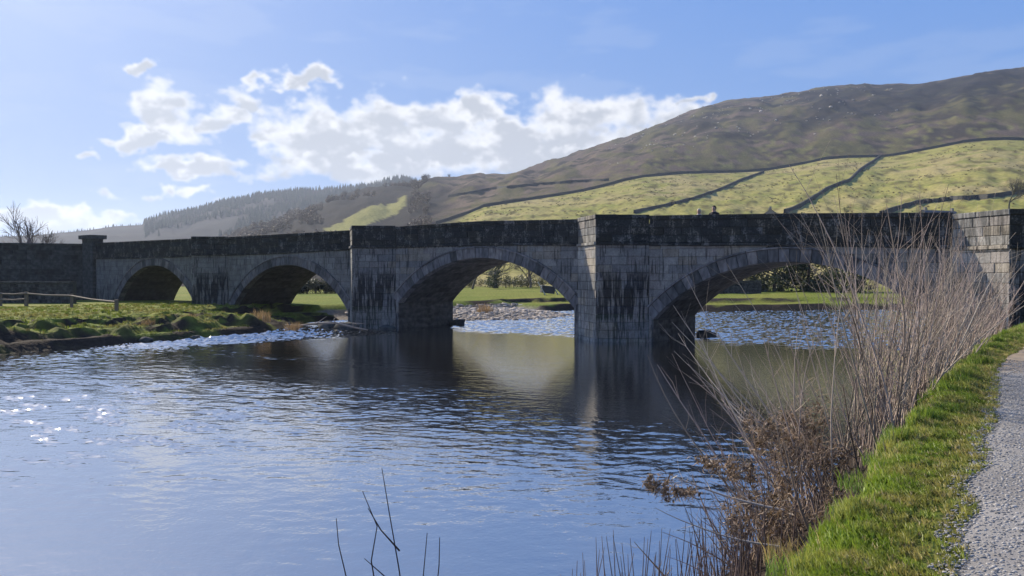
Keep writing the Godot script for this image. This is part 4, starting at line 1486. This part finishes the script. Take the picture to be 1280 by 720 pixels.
func nets(bones: Array, k: float, cell: float, color_of: Callable) -> MB:
	# surface nets over a smooth union of tapered capsules
	var lo := Vector3(9, 9, 9)
	var hi := -lo
	for b in bones:
		for q in 2:
			lo = lo.min(b[q] * k - Vector3.ONE * (b[q + 2] + cell * 2)); hi = hi.max(b[q] * k + Vector3.ONE * (b[q + 2] + cell * 2))
	var n := Vector3i(((hi - lo) / cell).ceil()) + Vector3i.ONE
	var f := PackedFloat32Array()
	f.resize(n.x * n.y * n.z)
	var i := 0
	for z in n.z:
		for y in n.y:
			for x in n.x:
				var p := lo + Vector3(x, y, z) * cell
				var sum := 0.0
				for b in bones:
					var a: Vector3 = b[0] * k
					var e: Vector3 = b[1] * k - a
					var u := clampf((p - a).dot(e) / e.length_squared(), 0, 1)
					sum += exp(-((p - a - e * u).length() - lerpf(b[2], b[3], u) * k) * 55.0)
				f[i] = -log(maxf(sum, 1e-30)) / 55.0
				i += 1
	var mb := MB.new()
	var ids := {}
	var sx := n.x
	var sxy := n.x * n.y
	for z in n.z - 1:
		for y in n.y - 1:
			for x in n.x - 1:
				var base := x + y * sx + z * sxy
				var at_ := Vector3.ZERO
				var cnt := 0
				for ed in [[0, 1], [2, 3], [4, 5], [6, 7], [0, 2], [1, 3], [4, 6], [5, 7], [0, 4], [1, 5], [2, 6], [3, 7]]:
					var a: int = ed[0]
					var b: int = ed[1]
					var fa := f[base + (a & 1) + ((a >> 1) & 1) * sx + (a >> 2) * sxy]
					var fb := f[base + (b & 1) + ((b >> 1) & 1) * sx + (b >> 2) * sxy]
					if (fa < 0) != (fb < 0):
						at_ += Vector3(a & 1, (a >> 1) & 1, a >> 2).lerp(Vector3(b & 1, (b >> 1) & 1, b >> 2), fa / (fa - fb))
						cnt += 1
				if cnt:
					var g := Vector3(f[base + 1] - f[base], f[base + sx] - f[base], f[base + sxy] - f[base]).normalized()
					var p := lo + (Vector3(x, y, z) + at_ / cnt) * cell
					ids[base] = mb.vert(p, g, color_of.call(p))
	for z in range(1, n.z - 1):
		for y in range(1, n.y - 1):
			for x in range(1, n.x - 1):
				var base := x + y * sx + z * sxy
				for ax in [[1, sx, sxy], [sx, 1, sxy], [sxy, 1, sx]]:
					if (f[base] < 0) != (f[base + ax[0]] < 0):
						mb.quad(ids[base], ids[base - ax[1]], ids[base - ax[1] - ax[2]], ids[base - ax[2]])
	return mb


# ---------------------------------------------------------------- near bank
func stem(mb: MB, base: Vector3, d: Vector3, len: float, rad: float, droop: float, twigs: int, c: Color) -> void:
	var path := []
	var radii := []
	var p := base
	var n := 9
	var sway := rvec() * 0.05
	for i in n + 1:
		path.append(p)
		radii.append(rad * (1.0 - 0.78 * i / n))
		d = (d + sway + rvec() * 0.045 + Vector3(0, droop, 0)).normalized()
		p += d * len / n
	mb.tube(path, radii, 5, c)
	for k in twigs:
		var i := rng.randi_range(2, n - 1)
		var q: Vector3 = path[i]
		var along: Vector3 = (path[i + 1] - path[i]).normalized()
		var td := (along * 0.8 + rvec() * 0.75 + Vector3(0, 0.25, 0)).normalized()
		var tl := len * rand(0.08, 0.26)
		var q2 := q + td * tl * 0.5
		var td2 := (td + rvec() * 0.3 + Vector3(0, 0.15, 0)).normalized()
		mb.tube([q, q2, q2 + td2 * tl * 0.5], [radii[i] * 0.55, radii[i] * 0.4, 0.0012], 3, c * rand(0.85, 1.25))

func shrub(label: String, s: float, t: float, spread_s: float, spread_t: float, count: int, high: float, lean: Vector3, c: Color, fan := 0.42) -> void:
	var g0 := at(s, t, ground_y(s, t))
	var o := thing("willow_shrub", label, "shrub", g0, 0, "leafless willow shrubs along the near bank")
	for i in count:
		var ss := minf(s + rng.randfn() * spread_s, maxf(s, 48.15))
		var tt := t + rng.randfn() * spread_t
		var b := at(ss, tt, maxf(ground_y(ss, tt), 0.0) - 0.05) - g0
		var a := rand(0, TAU)
		var r := pow(rng.randf(), 0.7) * fan
		var d := (Vector3.UP + Vector3(cos(a) * r, 0, sin(a) * r) + lean + (b * Vector3(1, 0, 1)) * 0.18).normalized()
		var mb := MB.new()
		var k := rand(0.35, 1.35)
		stem(mb, b, d, high * rand(0.45, 1.05), rand(0.006, 0.016), rand(-0.02, 0.035), rng.randi_range(4, 9), Color(c.r * k, c.g * k * rand(0.95, 1.05), c.b * k))
		part("stem", mb, M.bark, o)

func willows() -> void:
	var tan_ := Color(0.345, 0.28, 0.23)
	var rivr := Vector3(-CA, 0, -SA)      # towards the water
	shrub("tall upright bare willow shrub nearest the grass tuft, tips highest against the fell", 47.7, 21.6, 0.22, 0.8, 95, 3.6, Vector3(0.02, 0, 0), tan_)
	shrub("dense bare willow shrub just behind the tallest stems", 47.6, 19.0, 0.25, 0.8, 88, 3.3, Vector3(0.06, 0, 0), tan_)
	shrub("pinkish brown willow shrub in the middle of the bank row", 47.6, 16.2, 0.25, 0.8, 82, 3.0, Vector3(0.08, 0, 0), Color(0.355, 0.285, 0.235))
	shrub("willow shrub leaning right over the grass verge", 47.7, 13.2, 0.25, 0.8, 74, 2.5, Vector3(0.12, 0, 0), Color(0.36, 0.29, 0.24))
	shrub("willow shrub half-way between path bend and bridge", 47.7, 10.0, 0.3, 0.9, 70, 1.9, Vector3(0.1, 0, 0), Color(0.34, 0.275, 0.23))
	shrub("far willow shrub in front of the sunlit refuge", 47.6, 6.8, 0.35, 0.9, 60, 1.5, Vector3(0.05, 0, 0), Color(0.33, 0.25, 0.2))
	shrub("low brown thicket at the foot of the bridge by the right edge", 50.6, 2.6, 0.6, 0.6, 70, 1.7, Vector3.ZERO, Color(0.20, 0.15, 0.12))
	shrub("sparse willow shrub arching out over the water with long bent branches", 47.2, 23.0, 0.25, 0.6, 40, 2.6, rivr * 0.5 + Vector3(0, 0, -0.1), Color(0.30, 0.24, 0.2), 0.5)
	shrub("low tangled willow shrub choked with flood debris", 47.2, 24.3, 0.3, 0.8, 110, 1.15, rivr * 0.35, Color(0.27, 0.2, 0.15), 0.8)
	# long branches reaching left over the water
	var ln := thing("willow_branches", "long pale bent branches reaching left in front of the tall pier", "shrub", at(46.9, 22.6, 0.7), 0, "")
	for q in [[2.2, 1.9, 1.0], [2.6, 1.5, 0.4], [2.0, 2.2, 0.3], [1.7, 1.1, 0.9], [1.9, 0.7, 1.4], [1.5, 0.4, 1.6]]:
		var mb := MB.new()
		var d: Vector3 = (rivr * q[0] + Vector3(0, q[1], 0) + Vector3(SA, 0, -CA) * q[2] * 0.4).normalized()
		stem(mb, rvec() * 0.12, d, rand(2.0, 3.0), 0.013, 0.02, 8, Color(0.30, 0.26, 0.23))
		part("branch", mb, M.bark, ln)
	# flood debris caught in the stems
	var spots := [[47.03, 23.64, 0.95, 0.36, "largest mat of flood debris wedged in the willow stems"], [47.12, 22.96, 1.1, 0.34, "flood debris mat behind the largest one among the willow stems"], [46.83, 23.9, 1.22, 0.26, "pale straw bundle caught high on the shrub's river side"], [47.6, 23.7, 0.95, 0.3, "litter mat against the top of the grassy bank below the tall stems"], [47.32, 25, 0.75, 0.3, "dark litter clump low in the tangled shrub"], [47.67, 25.3, 0.7, 0.28, "brown litter mat beside the green verge"], [46.7, 25.97, 0.95, 0.13, "straw bundle hanging on the long branch over the water"], [46.55, 26.06, 1, 0.13, "ragged litter bundle at the tip of the branch over the water"], [46.8, 25.2, 1.05, 0.13, "small knot of litter on the upper branch over the water"], [47.3, 25.8, 0.72, 0.18, "black litter clump below the long branch over the water"], [46.9, 24.6, 0.85, 0.2, "thin litter knot between the straw bundle and the low clump"]]
	for q in spots:
		debris(at(q[0], q[1], q[2]), q[3], q[4])
	var lb := thing("long_branch", "pale horizontal branch hung with litter over the near water", "branch", at(47.6, 25.5, 0.8))
	var bm := MB.new()
	stem(bm, Vector3.ZERO, (rivr * 1.0 + Vector3(-0.1, 0.1, 0.25)).normalized(), 1.25, 0.016, 0.0, 7, Color(0.33, 0.29, 0.25))
	part("stem", bm, M.bark, lb)
	var lb2 := thing("long_branch", "lower straight branch just above the reeds", "branch", at(47.8, 26.3, 0.72))
	var bm2 := MB.new()
	stem(bm2, Vector3.ZERO, (rivr * 1.0 + Vector3(-0.1, -0.02, 0.25)).normalized(), 1.1, 0.011, 0.0, 4, Color(0.28, 0.24, 0.2))
	part("stem", bm2, M.bark, lb2)
	# dead stalks in the margin
	var beds := [[47.0, 27.0, 40, "bed of thin dead stalks standing in the water at the bottom"], [46.6, 27.3, 16, "sparse dead stalks farthest out in the near water"], [47.3, 26.2, 44, "dense dead stalks under the tangled shrub"], [47.7, 27.2, 30, "dead stalks against the near grass bank"]]
	for q in beds:
		var g0 := at(q[0], q[1], 0.0)
		var o := thing("dead_stalks", q[3], "reeds", g0, 0, "dead stalks in the margin")
		for i in q[2]:
			var ss: float = q[0] + rng.randfn() * 0.2
			var tt: float = q[1] + rng.randfn() * 0.3
			var b := at(ss, tt, maxf(ground_y(ss, tt), -0.1) - 0.04) - g0
			var mb := MB.new()
			var d := (Vector3.UP + rvec() * 0.16).normalized()
			var l := rand(0.5, 1.0)
			var c := Color(0.15, 0.11, 0.095) * rand(0.6, 1.4)
			mb.tube([b, b + d * l * 0.5, b + d * l * 0.5 + (d + rvec() * 0.08).normalized() * l * 0.5], [0.006, 0.005, 0.002], 4, c)
			part("stalk", mb, M.bark, o)
	# the bare sapling at the bottom of the picture
	var sp := at(47.4, 30.5, 0.85)
	var o := thing("bare_sapling", "thin dark bare sapling rising from the bottom edge over the water", "sapling", sp)
	var dark := Color(0.045, 0.035, 0.032)
	for q in [[[0.0, 0.0, 0.0], [0.03, 0.55, 0], [-0.02, 0.9, 0], [-0.06, 1.16, 0.0], [-0.085, 1.34, 0]], [[0.02, 0.3, 0], [-0.09, 0.62, 0.02], [-0.14, 0.92, 0], [-0.11, 1.08, 0], [-0.17, 1.24, 0]], [[0.0, 0.2, 0.0], [-0.16, 0.55, 0], [-0.24, 0.8, 0], [-0.28, 1.0, 0.0], [-0.285, 1.12, 0]], [[0.0, 0.25, 0], [0.08, 0.6, 0.0], [0.09, 0.85, 0], [0.11, 1.05, 0]], [[0.02, 0.3, 0], [0.13, 0.62, 0], [0.16, 0.9, 0], [0.165, 1.03, 0]], [[-0.01, 0.7, 0], [-0.08, 0.85, 0.02], [-0.17, 0.93, 0]], [[-0.02, 0.95, 0], [-0.1, 1.05, 0], [-0.15, 1.16, 0.02]]]:
		var path := []
		var radii := []
		for i in q.size():
			path.append(Vector3(q[i][0], q[i][1], q[i][2] + 0.02 * i))
			radii.append(lerpf(0.0045, 0.0016, float(i) / (q.size() - 1)))
		var mb := MB.new()
		mb.tube(path, radii, 5, dark)
		part("stem", mb, M.bark, o)

func debris(where: Vector3, size: float, label: String) -> void:
	# straw, twigs and dead leaves draped over the stems in ragged hanks
	var o := thing("flood_debris", label, "debris", where, 0, "flood debris in the willow stems")
	var hanks := []
	for i in 7:
		hanks.append([Vector3(rng.randfn() * 0.55, rng.randfn() * 0.3, rng.randfn() * 0.55) * size, Vector3(rand(0.1, 0.35), rand(0.08, 0.4), rand(0.1, 0.35)) * size])
	var tw := MB.new()
	for i in int(900 * size):
		var h: Array = hanks[rng.randi() % 7]
		var q: Vector3 = h[0] + Vector3(rng.randfn(), rng.randfn(), rng.randfn()) * h[1] * 1.3
		var d := (rvec() + Vector3(0, -0.5, 0)).normalized()
		var l := size * rand(0.15, 0.7)
		tw.tube([q - d * l / 2, q + rvec() * l * 0.15, q + d * l / 2], [0.002, 0.0035, 0.0015], 3, Color(0.34, 0.25, 0.175) * rand(0.3, 1.4))
	part("twigs", tw, M.bark, o)
	var lf := MB.new()
	for i in int(1500 * size):
		var h: Array = hanks[rng.randi() % 7]
		var q: Vector3 = h[0] + Vector3(rng.randfn(), rng.randfn(), rng.randfn()) * h[1] * 0.8
		var u := (rvec() + Vector3(0, -0.6, 0)).normalized() * rand(0.015, 0.055)
		var w := rvec() * rand(0.006, 0.016)
		lf.face([q - u, q + w, q + u, q - w], rvec(), Color(0.15, 0.105, 0.075) * rand(0.3, 1.8))
	part("litter", lf, M.leaf, o)

func path_edge(t: float) -> float:
	return table([[-2, 51.4], [3, 50.2], [8, 49.2], [11.4, 48.8], [15, 48.62], [18, 48.66], [21, 48.92], [24, 49.03], [30, 49.25], [40, 49.35]], t, 1) + 0.06 * nz.get_noise_2d(t * 0.9, 4.0)

func near_bank() -> void:
	# the gravel path, a sheet just above the ground
	var p := PackedVector3Array()
	var c := PackedColorArray()
	var nu := 14
	var nv := 150
	for j in nv:
		var t := lerpf(-3.0, 42.0, float(j) / (nv - 1))
		var e := path_edge(t)
		for i in nu:
			var s := lerpf(e, e + 2.1, float(i) / (nu - 1))
			p.append(at(s, t, ground_y(s, t) + 0.012 - (0.04 if i == 0 else 0.0)))
			var k := nf.get_noise_2d(s * 0.7, t * 0.7)
			var tan_ := smoothstep(18.5, 16.0, t + k * 1.5)
			c.append((Color(0.33, 0.31, 0.285).lerp(Color(0.43, 0.34, 0.245), tan_)) * (1.0 + 0.35 * k))
	var mb := MB.new()
	mb.grid(nu, nv, p, c)
	tag(part("path", mb, M.path, self), "", "", "", "structure")
	# loose stones on it
	var sm := boulder_mesh(41, mat(Color.WHITE, 0.9, 0.3))
	var places := []
	var tints := []
	for i in 42000:
		var t := 31.5 - pow(rng.randf(), 1.5) * 16.0
		var s := path_edge(t) + 1.7 * rng.randf() - 0.02
		var sz := rand(0.006, 0.02) * (1.0 if rng.randf() < 0.97 else 1.6)
		places.append(Transform3D(Basis.from_euler(Vector3(rand(0, 6), rand(0, 6), 0)).scaled(Vector3(sz * 1.3, sz * 0.7, sz)), at(s, t, ground_y(s, t) + 0.012)))
		tints.append(Color(0.30, 0.285, 0.265) * rand(0.5, 1.4))
	tag(many("path_gravel", sm, places, tints, self), "loose grey gravel on the riverside path", "gravel", "", "stuff")
	# turf of the verge
	var tuft := tuft_mesh(77, 9, 0.55)
	places = []
	tints = []
	for i in 26000:
		var t := 31.0 - pow(rng.randf(), 1.25) * 29.0
		var e := path_edge(t)
		var s := rand(table([[0, 48.1], [22, 48.2], [26, 48.4], [30, 48.6]], t, 1) + 0.12 * nz.get_noise_2d(t * 0.8, 2.0), e + 0.12)
		var g := ground_at(s, t)
		if g.y < 1.0: continue
		var k := nf.get_noise_2d(s * 1.1 + 5.0, t * 1.1)
		var edge := smoothstep(48.95, 48.35, s + 0.12 * k)       # longer growth along the brink
		var clump := smoothstep(0.08, 0.4, k) * edge
		var worn := smoothstep(e - 0.35, e, s + 0.2 * k)
		if rng.randf() < worn * 0.75: continue
		var sz := rand(0.035, 0.07) + 0.07 * edge * rng.randf() + 0.15 * clump * rand(0.5, 1.0)
		var wide := 0.06 + sz * 0.35
		places.append(Transform3D(Basis.from_euler(Vector3(rand(-0.15, 0.15), rand(0, 6), rand(-0.15, 0.15))).scaled(Vector3(wide, sz, wide)), at(s, t, g.x - 0.005)))
		var dry := clampf(0.25 + 0.9 * nf.get_noise_2d(s * 2.0, t * 2.0 + 33.0) + 0.4 * worn - 0.35 * clump, 0, 1)
		tints.append((Color(0.24, 0.34, 0.045).lerp(Color(0.45, 0.40, 0.15), dry) if rng.randf() > 0.06 else Color(0.5, 0.42, 0.24)) * rand(0.7, 1.2))
	tag(many("verge_grass", tuft, places, tints, self), "green turf on the verge between shrubs and path", "grass", "", "stuff")
	for q in [[48.34, 23.8, 0.2, "lush green tuft at the foot of the tall willow stems"], [48.38, 25.0, 0.17, "green tuft half-way along the grass brink"], [48.39, 26.0, 0.17, "green tuft beside the litter mat"], [48.49, 28.25, 0.17, "long green tuft at the bottom edge of the verge"], [48.56, 27.3, 0.13, "small green tuft near the bottom of the verge"]]:
		grass_clump(at(q[0], q[1], ground_y(q[0], q[1]) - 0.02), q[2], q[3], Color(0.19, 0.28, 0.06), "lush tufts along the brink", 1.5)
	grass_clump(at(48.1, 27.0, ground_y(48.1, 27.0) - 0.02), 0.2, "straw-coloured dry tuft between litter and green verge", Color(0.36, 0.29, 0.15), "", 1.4)
